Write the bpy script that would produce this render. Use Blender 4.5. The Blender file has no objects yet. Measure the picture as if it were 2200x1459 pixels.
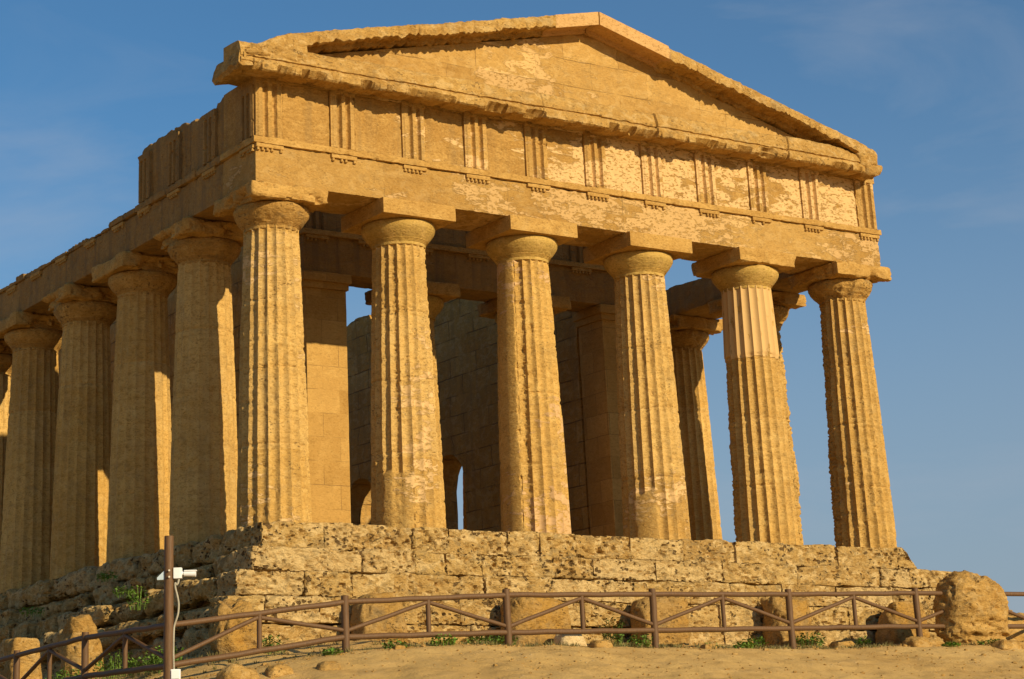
import bpy, bmesh, math, random
import numpy as np
from mathutils import Matrix, Vector
R = math.radians
scene = bpy.context.scene
COL = scene.collection

# ------------------------------------------------------------------ camera
cam_d = bpy.data.cameras.new('camera')
cam = bpy.data.objects.new('camera', cam_d); COL.objects.link(cam)
_r = Vector((0.84228626, -0.53778055, -0.03668715))
_u = Vector((-0.13823746, -0.28129337, 0.94961279))
_f = Vector((0.52100314, 0.79477426, 0.31127096))
m = Matrix(((_r.x, _u.x, -_f.x), (_r.y, _u.y, -_f.y), (_r.z, _u.z, -_f.z))).to_4x4()
m.translation = Vector((-18.778, -35.212, -4.940))
cam.matrix_world = m
cam_d.sensor_width = 36; cam_d.sensor_fit = 'HORIZONTAL'
cam_d.lens = 4384.83 / 2200 * 36
cam_d.shift_x = (1100 - 957.53) / 2200
cam_d.shift_y = -(729.5 - 265.28) / 2200
cam_d.clip_start = 0.5; cam_d.clip_end = 3000
scene.camera = cam

# ------------------------------------------------------------------ sky and sun
SUN_AZ, SUN_EL = R(13), R(22)          # azimuth right of the front's normal
world = bpy.data.worlds.new('World'); scene.world = world
world.use_nodes = True
wn, wl = world.node_tree.nodes, world.node_tree.links
wn.clear()
w_out = wn.new('ShaderNodeOutputWorld'); w_bg = wn.new('ShaderNodeBackground')
sky = wn.new('ShaderNodeTexSky'); sky.sky_type = 'NISHITA'; sky.sun_disc = False
sky.sun_elevation = SUN_EL; sky.sun_rotation = math.pi - SUN_AZ
sky.air_density = 1.0; sky.dust_density = 0.4; sky.ozone_density = 3.5
w_bg.inputs['Strength'].default_value = 0.085
# thin high cloud streaks
tc = wn.new('ShaderNodeTexCoord'); mp = wn.new('ShaderNodeMapping')
mp.inputs['Scale'].default_value = (2.0, 3.0, 9.0); mp.inputs['Rotation'].default_value = (0.3, 0.25, 0.4)
cn = wn.new('ShaderNodeTexNoise'); cn.inputs['Scale'].default_value = 1.6; cn.inputs['Detail'].default_value = 7
cn.inputs['Roughness'].default_value = 0.55; cn.inputs['Distortion'].default_value = 0.6
cr = wn.new('ShaderNodeMapRange'); cr.inputs['From Min'].default_value = 0.50; cr.inputs['From Max'].default_value = 0.85
cr.inputs['To Max'].default_value = 0.42
cm = wn.new('ShaderNodeMix'); cm.data_type = 'RGBA'; cm.inputs['B'].default_value = (4.2, 4.4, 4.9, 1)
wl.new(tc.outputs['Generated'], mp.inputs['Vector']); wl.new(mp.outputs['Vector'], cn.inputs['Vector'])
wl.new(cn.outputs['Fac'], cr.inputs['Value']); wl.new(cr.outputs['Result'], cm.inputs['Factor'])
# the clear air's own blue, and the greyer band of dust low over the horizon
tint = wn.new('ShaderNodeMix'); tint.data_type = 'RGBA'; tint.blend_type = 'MULTIPLY'; tint.inputs['Factor'].default_value = 1.0
tint.inputs['B'].default_value = (0.59, 0.885, 0.985, 1)
wl.new(sky.outputs['Color'], tint.inputs['A'])
sep = wn.new('ShaderNodeSeparateXYZ'); wl.new(tc.outputs['Generated'], sep.inputs[0])
hz = wn.new('ShaderNodeMapRange'); hz.interpolation_type = 'SMOOTHSTEP'
hz.inputs['From Min'].default_value = 0.02; hz.inputs['From Max'].default_value = 0.34; hz.inputs['To Min'].default_value = 0.75; hz.inputs['To Max'].default_value = 0.0
wl.new(sep.outputs[2], hz.inputs['Value'])
dust = wn.new('ShaderNodeMix'); dust.data_type = 'RGBA'; dust.inputs['B'].default_value = (2.85, 3.30, 3.95, 1)
hx = wn.new('ShaderNodeMapRange'); hx.inputs['From Min'].default_value = 0.42; hx.inputs['From Max'].default_value = 0.85; hx.inputs['To Max'].default_value = 0.13
wl.new(sep.outputs[0], hx.inputs['Value'])
hsum = wn.new('ShaderNodeMath'); hsum.operation = 'ADD'; hsum.use_clamp = True
wl.new(hz.outputs['Result'], hsum.inputs[0]); wl.new(hx.outputs['Result'], hsum.inputs[1]); wl.new(hsum.outputs[0], dust.inputs['Factor']); wl.new(tint.outputs['Result'], dust.inputs['A'])
wl.new(dust.outputs['Result'], cm.inputs['A']); wl.new(cm.outputs['Result'], w_bg.inputs['Color'])
wl.new(w_bg.outputs['Background'], w_out.inputs['Surface'])

sun_d = bpy.data.lights.new('sun', 'SUN'); sun_d.energy = 4.45; sun_d.angle = R(0.5); sun_d.color = (1.0, 0.83, 0.52)
sun = bpy.data.objects.new('sun', sun_d); COL.objects.link(sun)
to_sun = Vector((math.sin(SUN_AZ) * math.cos(SUN_EL), -math.cos(SUN_AZ) * math.cos(SUN_EL), math.sin(SUN_EL)))
sun.rotation_euler = to_sun.to_track_quat('Z', 'Y').to_euler()
sun.location = (20, -40, 30)
vs = scene.view_settings
scene.display_settings.display_device = 'sRGB'
vs.view_transform = 'Standard'; vs.look = 'None'; vs.gamma = 1; vs.exposure = 0.30; vs.use_curve_mapping = False

# ------------------------------------------------------------------ numeric helpers
def _h(ix, iy, iz, s):
    n = (ix * 374761393 + iy * 668265263 + iz * 2147483647 + s * 1274126177) & 0xFFFFFFFF
    n = ((n ^ (n >> 13)) * 1274126177) & 0xFFFFFFFF
    n = ((n ^ (n >> 16)) * 2246822519) & 0xFFFFFFFF
    return ((n ^ (n >> 15)) & 0xFFFFFF).astype(np.float64) / 0xFFFFFF * 2 - 1
def vnoise(p, s=0):
    p = np.asarray(p, float); i = np.floor(p).astype(np.int64); f = p - i; f = f * f * (3 - 2 * f)
    x, y, z = i[:, 0], i[:, 1], i[:, 2]; r = 0
    for dx in (0, 1):
        wx = f[:, 0] if dx else 1 - f[:, 0]
        for dy in (0, 1):
            wy = f[:, 1] if dy else 1 - f[:, 1]
            for dz in (0, 1):
                wz = f[:, 2] if dz else 1 - f[:, 2]
                r = r + wx * wy * wz * _h(x + dx, y + dy, z + dz, s)
    return r
def fbm(p, oct=4, s=0, gain=.5):
    p = np.asarray(p, float); a, r, t = 1.0, 0, 0
    for k in range(oct):
        r = r + a * vnoise(p * (2 ** k) + 17.3 * k, s + k); t += a; a *= gain
    return r / t * 1.6
def sstep(a, b, x):
    t = np.clip((x - a) / (b - a), 0, 1); return t * t * (3 - 2 * t)

class Acc:
    """collects vertices and faces of ONE mesh"""
    def __init__(s): s.v = []; s.f = []; s.n = 0
    def add(s, v, f):
        v = np.asarray(v, float); s.v.append(v); s.f.append((f, s.n)); s.n += len(v); return s
    def build(s, name, mat, parent=None, sharp=38, smooth=True):
        V = np.concatenate(s.v)
        loops = []; tot = []
        for f, o in s.f:
            if isinstance(f, np.ndarray):
                loops.append((f + o).ravel()); tot.append(np.full(len(f), f.shape[1]))
            else:
                for q in f:
                    loops.append(np.array(q) + o); tot.append(np.array([len(q)]))
        loops = np.concatenate(loops).astype(np.int32); tot = np.concatenate(tot).astype(np.int32)
        me = bpy.data.meshes.new(name)
        me.vertices.add(len(V)); me.vertices.foreach_set('co', V.astype(np.float32).ravel())
        me.loops.add(len(loops)); me.loops.foreach_set('vertex_index', loops)
        me.polygons.add(len(tot))
        st = np.concatenate([[0], np.cumsum(tot)[:-1]]).astype(np.int32)
        me.polygons.foreach_set('loop_start', st)
        me.polygons.foreach_set('use_smooth', np.full(len(tot), smooth))
        me.update(calc_edges=True); me.validate()
        if smooth and sharp: me.set_sharp_from_angle(angle=R(sharp))
        if mat: me.materials.append(mat)
        o = bpy.data.objects.new(name, me); COL.objects.link(o)
        if parent: o.parent = parent
        return o
def grid_faces(nu, nv, wrap=False):
    a = np.arange(nu * nv).reshape(nu, nv)
    if wrap: a = np.concatenate([a, a[:1]], 0)
    return np.stack([a[:-1, :-1], a[1:, :-1], a[1:, 1:], a[:-1, 1:]], -1).reshape(-1, 4)
def box_grid(lo, hi, res):
    """welded surface grid of a box"""
    lo, hi = np.array(lo, float), np.array(hi, float)
    n = np.maximum(1, np.round((hi - lo) / res).astype(int))
    V = []; F = []; off = 0
    for ax in range(3):
        u, w = (ax + 1) % 3, (ax + 2) % 3
        for side in (0, 1):
            gu = np.arange(n[u] + 1); gw = np.arange(n[w] + 1)
            A, B = np.meshgrid(gu, gw, indexing='ij')
            I = np.zeros((A.size, 3), int)
            I[:, u] = A.ravel(); I[:, w] = B.ravel(); I[:, ax] = n[ax] * side
            f = grid_faces(len(gu), len(gw))
            if not side: f = f[:, ::-1]
            V.append(I); F.append(f + off); off += len(I)
    I = np.concatenate(V); F = np.concatenate(F)
    uniq, inv = np.unique(I, axis=0, return_inverse=True)
    return lo + uniq / n * (hi - lo), inv.ravel()[F]
def rough_block(lo, hi, res=.05, amp=.02, r=.04, seed=0, freq=4.0, pit=0.0, strata=1.0, deform=None, skew=0.0):
    P, F = box_grid(lo, hi, res)
    lo, hi = np.array(lo, float), np.array(hi, float); c = (lo + hi) / 2
    r = min(r, (hi - lo).min() * .45)
    rr = np.clip(r * (1 + .8 * fbm(P * 2.3 + seed * 3.7, 2, seed)), r * .2, (hi - lo).min() * .49)[:, None]
    q = np.clip(P, lo + rr, hi - rr)
    d = P - q; L = np.linalg.norm(d, axis=1, keepdims=True); nn = d / np.maximum(L, 1e-9)
    S = q + nn * np.minimum(L, rr)
    Pn = S * np.array([1, 1, strata]) * freq + seed * 11.1
    disp = fbm(Pn, 4, seed) * amp
    if pit:
        k = fbm(S * np.array([1, 1, 1.6]) * freq * 3.2 + seed * 5.1, 3, seed + 9)
        disp = disp - pit * sstep(.28, .75, k)
        k2 = fbm(S * np.array([11, 11, 14.]) + seed * 3.3, 2, seed + 21)
        disp = disp - pit * 1.3 * sstep(.42, .62, k2) * sstep(-.25, .3, fbm(S * 1.3 + seed, 2, 77))
    S = S + nn * disp[:, None]
    if skew:
        S = S + np.array([0, 0, skew]) * ((S[:, :1] - c[0]) / (hi[0] - lo[0] + 1e-6))
    if deform: S = deform(S)
    return S, F
def plain_box(lo, hi):
    (a, b, c), (d, e, f) = lo, hi
    v = [(a,b,c),(d,b,c),(d,e,c),(a,e,c),(a,b,f),(d,b,f),(d,e,f),(a,e,f)]
    return v, np.array([(0,3,2,1),(4,5,6,7),(0,1,5,4),(1,2,6,5),(2,3,7,6),(3,0,4,7)])
def tube(a, b, r0, r1=None, sides=12, segs=6, wob=0.0, seed=0):
    a, b = np.array(a, float), np.array(b, float); r1 = r0 if r1 is None else r1
    d = b - a; d /= np.linalg.norm(d)
    u = np.cross(d, (0, 0, 1) if abs(d[2]) < .9 else (1, 0, 0)); u /= np.linalg.norm(u); w = np.cross(d, u)
    th = np.linspace(0, 2 * np.pi, sides, endpoint=False); V = []
    for k in range(segs + 1):
        t = k / segs; r = r0 + (r1 - r0) * t
        cc = a + (b - a) * t
        if wob and 0 < k < segs: cc = cc + wob * np.array([math.sin(seed + 3 * k), math.sin(seed * 2 + 5 * k), math.cos(seed + 4 * k)])
        V.append(cc + r * (np.cos(th)[:, None] * u + np.sin(th)[:, None] * w))
    V = np.concatenate(V); F = []
    for k in range(segs):
        for i in range(sides):
            j = (i + 1) % sides
            F.append((k * sides + i, k * sides + j, (k + 1) * sides + j, (k + 1) * sides + i))
    F.append(tuple(range(sides - 1, -1, -1))); F.append(tuple(range(segs * sides, (segs + 1) * sides)))
    return V, F
def sweep_x(xs, prof):
    """prof(i): (k,2) array of (y,z) per station -> closed band along x, capped"""
    P = [np.column_stack([np.full(len(prof(i)), x), prof(i)]) for i, x in enumerate(xs)]
    k = len(P[0]); V = np.concatenate(P)
    a = np.arange(len(V)).reshape(len(xs), k); a2 = np.concatenate([a, a[:, :1]], 1)
    F = np.stack([a2[:-1, :-1], a2[1:, :-1], a2[1:, 1:], a2[:-1, 1:]], -1).reshape(-1, 4)
    return V, [tuple(q) for q in F] + [tuple(a[0]), tuple(a[-1][::-1])]

# ------------------------------------------------------------------ materials
def mat_new(name):
    m = bpy.data.materials.new(name); m.use_nodes = True
    nt = m.node_tree; b = nt.nodes['Principled BSDF']
    b.inputs['Roughness'].default_value = .92
    b.inputs['Specular IOR Level'].default_value = .12
    return m, nt, b
class N:
    def __init__(s, nt): s.nt = nt
    def __call__(s, typ, **kw):
        n = s.nt.nodes.new(typ)
        for k, v in kw.items():
            if k in ('data_type', 'operation', 'blend_type', 'feature', 'offset', 'squash', 'clamp_factor'): setattr(n, k, v)
        return n
    def link(s, a, b): s.nt.links.new(a, b)
    def noise(s, vec, scale, detail=5, rough=.55, dist=0.0):
        n = s('ShaderNodeTexNoise'); n.inputs['Scale'].default_value = scale; n.inputs['Detail'].default_value = detail
        n.inputs['Roughness'].default_value = rough; n.inputs['Distortion'].default_value = dist
        s.link(vec, n.inputs['Vector']); return n.outputs['Fac']
    def rng(s, v, a, b, lo=0., hi=1.):
        n = s('ShaderNodeMapRange'); n.inputs['From Min'].default_value = a; n.inputs['From Max'].default_value = b
        n.inputs['To Min'].default_value = lo; n.inputs['To Max'].default_value = hi
        s.link(v, n.inputs['Value']); return n.outputs['Result']
    def mix(s, fac, a, b, blend='MIX'):
        n = s('ShaderNodeMix', data_type='RGBA', blend_type=blend)
        for sock, val in (('Factor', fac), ('A', a), ('B', b)):
            i = [k for k in n.inputs if k.name == sock and (k.type == 'VALUE' if sock == 'Factor' else k.type == 'RGBA')][0]
            if isinstance(val, (tuple, list)): i.default_value = (*val, 1) if len(val) == 3 else val
            elif isinstance(val, (int, float)): i.default_value = val
            else: s.link(val, i)
        return [o for o in n.outputs if o.type == 'RGBA'][0]
    def math(s, op, a, b=0.0):
        n = s('ShaderNodeMath', operation=op)
        for i, val in enumerate((a, b)):
            if isinstance(val, (int, float)): n.inputs[i].default_value = val
            else: s.link(val, n.inputs[i])
        return n.outputs[0]
    def mapping(s, vec, scale=(1,1,1), loc=(0,0,0), rot=(0,0,0)):
        n = s('ShaderNodeMapping'); n.inputs['Scale'].default_value = scale; n.inputs['Location'].default_value = loc
        n.inputs['Rotation'].default_value = rot
        s.link(vec, n.inputs['Vector']); return n.outputs['Vector']

OCHRE_A, OCHRE_B, OCHRE_C = (.49, .285, .080), (.385, .210, .054), (.59, .365, .118)
def stone(name, pit_cover=(.44, .66, .02, .36), patch=0.0, crust=0.0, island=0.0, drum=0.0, patch_scale=1.0, lichen=.35, pits=.5, joints=None, bump=.6, pit_scale=9, tint=None,
          a=OCHRE_A, b=OCHRE_B, c=OCHRE_C, patch_col=(.66, .43, .195), patch_from=None, strata=.5, smooth_above=None, streak=0.0):
    m, nt, bs = mat_new(name); g = N(nt)
    geo = g('ShaderNodeTexCoord'); oi = g('ShaderNodeObjectInfo')
    vec = geo.outputs['Object']
    # every copy of a thing gets another piece of the noise
    off = g('ShaderNodeVectorMath', operation='ADD'); comb = g('ShaderNodeCombineXYZ')
    mul = g.math('MULTIPLY', oi.outputs['Random'], 37.0)
    g.link(mul, comb.inputs[0]); g.link(mul, comb.inputs[1])
    g.link(vec, off.inputs[0]); g.link(comb.outputs[0], off.inputs[1]); vec2 = off.outputs[0]
    n1 = g.noise(vec2, .7, 4, .55); n2 = g.noise(vec2, 3.2, 6, .6, .3); n3 = g.noise(g.mapping(vec2, (1, 1, 2.0)), 17, 6, .72)
    n4 = g.noise(g.mapping(vec2, (1, 1, 1.8), (3, 7, 1)), 7, 6, .68, .5)
    col = g.mix(g.rng(n1, .36, .64), a, b)
    col = g.mix(g.rng(n2, .50, .72, 0, .75), col, c)
    if island or drum:                 # each block was cut from its own bed
        if island:
            ge = g('ShaderNodeNewGeometry'); rv = ge.outputs['Random Per Island']; amt = island
        else:
            sz_ = g('ShaderNodeSeparateXYZ'); g.link(vec, sz_.inputs[0])
            wv = g('ShaderNodeTexWhiteNoise'); wv.noise_dimensions = '2D'; cw = g('ShaderNodeCombineXYZ')
            g.link(g.math('FLOOR', g.math('MULTIPLY', sz_.outputs[2], .69)), cw.inputs[0]); g.link(oi.outputs['Random'], cw.inputs[1]); g.link(cw.outputs[0], wv.inputs['Vector'])
            rv = wv.outputs['Value']; amt = drum
        col = g.mix(g.rng(rv, .55, 1, 0, amt), col, (b[0] * .80, b[1] * .76, b[2] * .80))
        col = g.mix(g.rng(rv, .45, 0, 0, amt), col, (c[0] * 1.06, c[1] * 1.10, c[2] * 1.3))
    # bedding layers of the sandstone
    st = g.noise(g.mapping(vec2, (.45, .45, 6.5), rot=(.06, .10, 0)), 1.6, 6, .6, .4)
    col = g.mix(g.rng(st, .52, .70, 0, strata), col, (b[0] * .78, b[1] * .74, b[2] * .7))
    col = g.mix(g.rng(n4, .53, .62, 0, .62), col, (a[0] * .60, a[1] * .56, a[2] * .5))
    col = g.mix(g.rng(n3, .555, .62, 0, .75), col, (a[0] * .52, a[1] * .47, a[2] * .40))
    col = g.mix(g.rng(n3, .47, .34, 0, .45), col, (c[0] * 1.08, c[1] * 1.10, c[2] * 1.2))
    if lichen:
        ln = g.noise(g.mapping(vec2, (1, 1, 1.25)), 1.7, 9, .66, .2)
        col = g.mix(g.rng(ln, .55, .70, 0, lichen), col, (.185, .135, .070))
    if streak:
        sn = g.noise(g.mapping(vec2, (3.0, 3.0, .22)), 1.5, 6, .6)
        col = g.mix(g.rng(sn, .48, .64, 0, streak), col, (.185, .128, .064))
    if crust:                          # pale weathered crust between the pits
        cn_ = g.noise(g.mapping(vec2, (1, 1, 1.5), (5, 2, 9), (.25, .15, 0)), 3.4, 7, .68, .6)
        col = g.mix(g.rng(cn_, .52, .585, 0, crust), col, (.66, .46, .205))
        gn_ = g.noise(g.mapping(vec2, (1, 1, 1.5), (1, 8, 4), (.2, -.2, 0)), 4.6, 8, .7, .4)
        col = g.mix(g.rng(gn_, .53, .60, 0, crust * .75), col, (.27, .185, .082))
    hgt = g.math('MULTIPLY', n3, -.55)
    hgt = g.math('ADD', hgt, g.math('MULTIPLY', n4, -1.3))
    pit = None
    if pits:
        vo = g('ShaderNodeTexVoronoi'); vo.inputs['Scale'].default_value = pit_scale; vo.inputs['Randomness'].default_value = 1
        dv = g('ShaderNodeVectorMath', operation='ADD'); dn = g('ShaderNodeTexNoise'); dn.inputs['Scale'].default_value = 6; dn.inputs['Detail'].default_value = 3
        g.link(vec2, dn.inputs['Vector'])
        sc = g('ShaderNodeVectorMath', operation='SCALE'); sc.inputs['Scale'].default_value = .22
        g.link(dn.outputs['Color'], sc.inputs[0])
        g.link(g.mapping(vec2, (1, 1, 1.5)), dv.inputs[0]); g.link(sc.outputs[0], dv.inputs[1])
        g.link(dv.outputs[0], vo.inputs['Vector'])
        pm = g.noise(vec2, 2.1, 4, .6)
        thr = g.rng(pm, *pit_cover)
        pit = g.math('MULTIPLY', g.math('LESS_THAN', vo.outputs['Distance'], thr), 1.0)
        soft = g.math('SUBTRACT', thr, vo.outputs['Distance'])
        soft = g.rng(soft, 0.0, .08)
        vo2 = g('ShaderNodeTexVoronoi'); vo2.inputs['Scale'].default_value = 21; g.link(dv.outputs[0], vo2.inputs['Vector'])
        thr2 = g.rng(g.noise(vec2, 3.1, 5, .65), .47, .68, .0, .36)
        soft2 = g.rng(g.math('SUBTRACT', thr2, vo2.outputs['Distance']), 0.0, .06)
        soft = g.math('MAXIMUM', soft, g.math('MULTIPLY', soft2, .75))
        col = g.mix(g.math('MULTIPLY', soft, min(1, pits * 1.25)), col, (.15, .088, .034))  # shade inside the pits, painted into the base colour as dark brown
        hgt = g.math('SUBTRACT', hgt, g.math('MULTIPLY', soft, 1.6 * pits))
    if patch:
        pn = g.noise(g.mapping(vec2, (.8, .8, 2.3)), 2.2 * patch_scale, 7, .62, .5)
        big = g.noise(vec2, .42 * patch_scale, 3, .5)
        s = g.math('ADD', g.math('MULTIPLY', pn, .6), g.math('MULTIPLY', big, .75))
        if patch_from is not None:     # more stucco has survived towards one side
            sx = g('ShaderNodeSeparateXYZ'); g.link(vec, sx.inputs[0])
            s = g.math('ADD', s, g.rng(sx.outputs[0], patch_from[0], patch_from[1], -.16, .0))
        t = .785 - patch * .12
        pk = g.rng(s, t, t + .022)
        fleck = g.rng(g.noise(g.mapping(vec2, (1, 1, 2.2)), 11, 4, .6, .4), .56, .59, 1, 0)
        pk = g.math('MULTIPLY', pk, fleck)
        shade = g.mix(g.noise(vec2, 5, 4), patch_col, (patch_col[0] * .86, patch_col[1] * .84, patch_col[2] * .78))
        col = g.mix(pk, col, shade)
        hgt = g.math('ADD', g.math('MULTIPLY', hgt, g.rng(pk, 0, 1, 1, .25)), g.math('MULTIPLY', pk, .75))
    if smooth_above is not None:       # restored, smooth upper drum
        sx = g('ShaderNodeSeparateXYZ'); g.link(vec, sx.inputs[0])
        lim = g.math('ADD', sx.outputs[2], g.math('MULTIPLY', g.noise(vec2, 4, 3), .16))
        k = g.rng(lim, smooth_above, smooth_above + .015)
        hole = g.rng(g.noise(g.mapping(vec2, (2.6, 2.6, .8)), 2.6, 4, .55), .63, .65, 1, 0)
        k = g.math('MULTIPLY', k, hole)
        col = g.mix(k, col, g.mix(g.noise(vec2, 2, 4), (.60, .385, .165), (.54, .335, .130)))
        hgt = g.math('MULTIPLY', hgt, g.rng(k, 0, 1, 1, .12))
    if joints:
        sx = g('ShaderNodeSeparateXYZ'); g.link(vec, sx.inputs[0])
        cu = g('ShaderNodeCombineXYZ'); g.link(g.math('ADD', sx.outputs[0], sx.outputs[1]), cu.inputs[0]); g.link(sx.outputs[2], cu.inputs[1])
        wob = g('ShaderNodeVectorMath', operation='ADD'); wn_ = g('ShaderNodeTexNoise'); wn_.inputs['Scale'].default_value = 3
        wsc = g('ShaderNodeVectorMath', operation='SCALE'); wsc.inputs['Scale'].default_value = .03
        g.link(vec, wn_.inputs['Vector']); g.link(wn_.outputs['Color'], wsc.inputs[0]); g.link(cu.outputs[0], wob.inputs[0]); g.link(wsc.outputs[0], wob.inputs[1])
        br = g('ShaderNodeTexBrick'); br.inputs['Scale'].default_value = 1; br.inputs['Brick Width'].default_value = joints[0]; br.inputs['Row Height'].default_value = joints[1]
        br.inputs['Mortar Size'].default_value = joints[2]; br.inputs['Mortar Smooth'].default_value = .4; br.inputs['Bias'].default_value = 0
        br.inputs['Color1'].default_value = (0, 0, 0, 1); br.inputs['Color2'].default_value = (1, 1, 1, 1); br.inputs['Mortar'].default_value = (.5, .5, .5, 1)
        g.link(wob.outputs[0], br.inputs['Vector'])
        keep = g.rng(g.noise(vec, 1.3, 4), .40, .55)
        mo = g.math('MULTIPLY', br.outputs['Fac'], keep)
        var = g.mix(.38, col, g.mix(br.outputs['Color'], (b[0] * .8, b[1] * .78, b[2] * .75), (c[0], c[1], c[2])))
        col = g.mix(g.math('MULTIPLY', mo, .72), var, (.15, .085, .034))
        hgt = g.math('SUBTRACT', hgt, g.math('MULTIPLY', mo, 1.3))
    if tint: col = g.mix(1.0, col, tint, 'MULTIPLY')
    bp = g('ShaderNodeBump'); bp.inputs['Strength'].default_value = min(1, bump); bp.inputs['Distance'].default_value = .055
    g.link(hgt, bp.inputs['Height'])
    g.link(col, bs.inputs['Base Color']); g.link(bp.outputs['Normal'], bs.inputs['Normal'])
    return m
def simple(name, col, rough=.6, col2=None, scale=8, bump=0.0, stretch=(1, 1, 1), spec=.3):
    m, nt, bs = mat_new(name); g = N(nt); tc = g('ShaderNodeTexCoord')
    v = g.mapping(tc.outputs['Object'], stretch)
    n = g.noise(v, scale, 6, .6)
    c = g.mix(g.rng(n, .35, .68), col, col2 or tuple(k * .75 for k in col))
    g.link(c, bs.inputs['Base Color']); bs.inputs['Roughness'].default_value = rough; bs.inputs['Specular IOR Level'].default_value = spec
    if bump:
        bp = g('ShaderNodeBump'); bp.inputs['Strength'].default_value = bump; bp.inputs['Distance'].default_value = .01
        g.link(n, bp.inputs['Height']); g.link(bp.outputs['Normal'], bs.inputs['Normal'])
    return m

M_col = stone('weathered_column_stone', a=(.575, .345, .098), b=(.47, .27, .070), c=(.64, .42, .14), drum=.35, streak=.15, patch=.10, patch_scale=1.3, crust=.12, lichen=.30, pits=.5, bump=.6, pit_scale=14, strata=.45)
M_colf = stone('flank_column_stone', a=(.60, .355, .095), b=(.50, .28, .068), c=(.66, .43, .14), drum=.4, streak=.25, crust=.15, lichen=.30, pits=.3, bump=.5, pit_scale=14, strata=.4)
M_colp = stone('plastered_column_stone', a=(.575, .345, .098), b=(.47, .27, .070), c=(.64, .42, .14), drum=.3, patch=.78, patch_scale=1.2, patch_col=(.60, .375, .18), lichen=.25, pits=.4, bump=.5, pit_scale=14, strata=.4)
M_colr = stone('half_restored_column_stone', a=(.575, .345, .098), b=(.47, .27, .070), c=(.64, .42, .14), drum=.3, streak=.1, crust=.1, lichen=.25, pits=.3, bump=.55, pit_scale=14, smooth_above=4.32)
M_cap = stone('capital_stone', a=(.49, .315, .085), b=(.40, .245, .060), c=(.60, .38, .125), lichen=.28, pits=.15, bump=.35, strata=.25)
M_capr = stone('eroded_capital_stone', lichen=.65, pits=.55, bump=.8)
M_abac = stone('abacus_stone', lichen=.22, pits=.15, bump=.4, strata=.3)
M_arch = stone('architrave_stone', crust=.25, patch=1.17, patch_scale=1.5, lichen=.25, pits=.25, joints=(3.1, 40, .006), bump=.6, patch_from=(-.5, 8.5), pit_scale=13)
M_frz = stone('frieze_stone', streak=.25, island=.25, patch=1.12, patch_scale=1.0, lichen=.2, pits=.2, bump=.55, patch_from=(-.5, 6.5), pit_scale=13)
M_tymp = stone('tympanum_stone', crust=.3, patch=.30, patch_scale=.9, lichen=.22, pits=.3, joints=(1.55, .62, .007), bump=.55, pit_scale=12)
M_cor = stone('cornice_stone', crust=.35, lichen=.55, pits=.45, bump=.7, pit_scale=8)
M_new = stone('replaced_stone', a=(.57, .335, .13), b=(.52, .295, .105), c=(.60, .375, .165), lichen=.12, pits=.1, bump=.3, strata=.15)
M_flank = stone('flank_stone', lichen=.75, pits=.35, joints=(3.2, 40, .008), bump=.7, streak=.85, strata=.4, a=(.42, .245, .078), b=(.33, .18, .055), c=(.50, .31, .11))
M_step = stone('step_stone', pit_cover=(.45, .62, .03, .42), lichen=.42, pits=1.0, bump=1.0, pit_scale=8, strata=.7, crust=.8, island=.5, a=(.54, .345, .118), b=(.46, .275, .082), c=(.64, .455, .20))
M_stepd = stone('grey_step_stone', lichen=.8, pits=.8, bump=.95, pit_scale=10, a=(.36, .225, .088), b=(.29, .175, .068), c=(.43, .28, .12))
M_wall = stone('cella_wall_stone', crust=.5, a=(.60, .325, .078), b=(.48, .25, .056), lichen=.4, pits=.3, joints=(1.25, .53, .018), bump=.8, streak=.45, strata=.3)
M_anta = stone('anta_stone', lichen=.1, pits=.1, joints=(.84, .53, .008), bump=.3, strata=.25)
M_cream = stone('pale_stone', a=(.66, .50, .27), b=(.60, .43, .21), c=(.72, .57, .34), lichen=.2, pits=.3, bump=.6)
M_stump = stone('stump_stone', lichen=.75, pits=.45, bump=.9, pit_scale=8, strata=.5, a=(.40, .245, .085), b=(.44, .235, .048), c=(.45, .29, .12))
M_rock = stone('boulder_stone', crust=.3, lichen=.6, pits=.4, bump=.9, pit_scale=7, strata=.6)
M_wood = simple('brown_wood', (.150, .078, .032), .6, (.092, .046, .020), 6, .25, (14, 14, 1.2))
M_white = simple('white_plastic', (.80, .80, .80), .4, (.74, .74, .75), 5)
M_pale = simple('pale_blue_plastic', (.50, .60, .68), .4, (.45, .55, .63), 5)
M_cable = simple('grey_cable', (.42, .38, .29), .6)
M_bolt = simple('zinc_bolt', (.55, .48, .38), .4)
def leaf_mat():
    m, nt, bs = mat_new('weed_leaf'); g = N(nt); tc = g('ShaderNodeTexCoord')
    n = g.noise(tc.outputs['Object'], 14, 3)
    c = g.mix(g.rng(n, .35, .65), (.11, .215, .026), (.18, .30, .042))
    oi = g('ShaderNodeObjectInfo'); c = g.mix(g.math('MULTIPLY', oi.outputs['Random'], .45), c, (.10, .13, .045))
    g.link(c, bs.inputs['Base Color']); bs.inputs['Roughness'].default_value = .6
    return m
M_leaf = leaf_mat()
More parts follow.
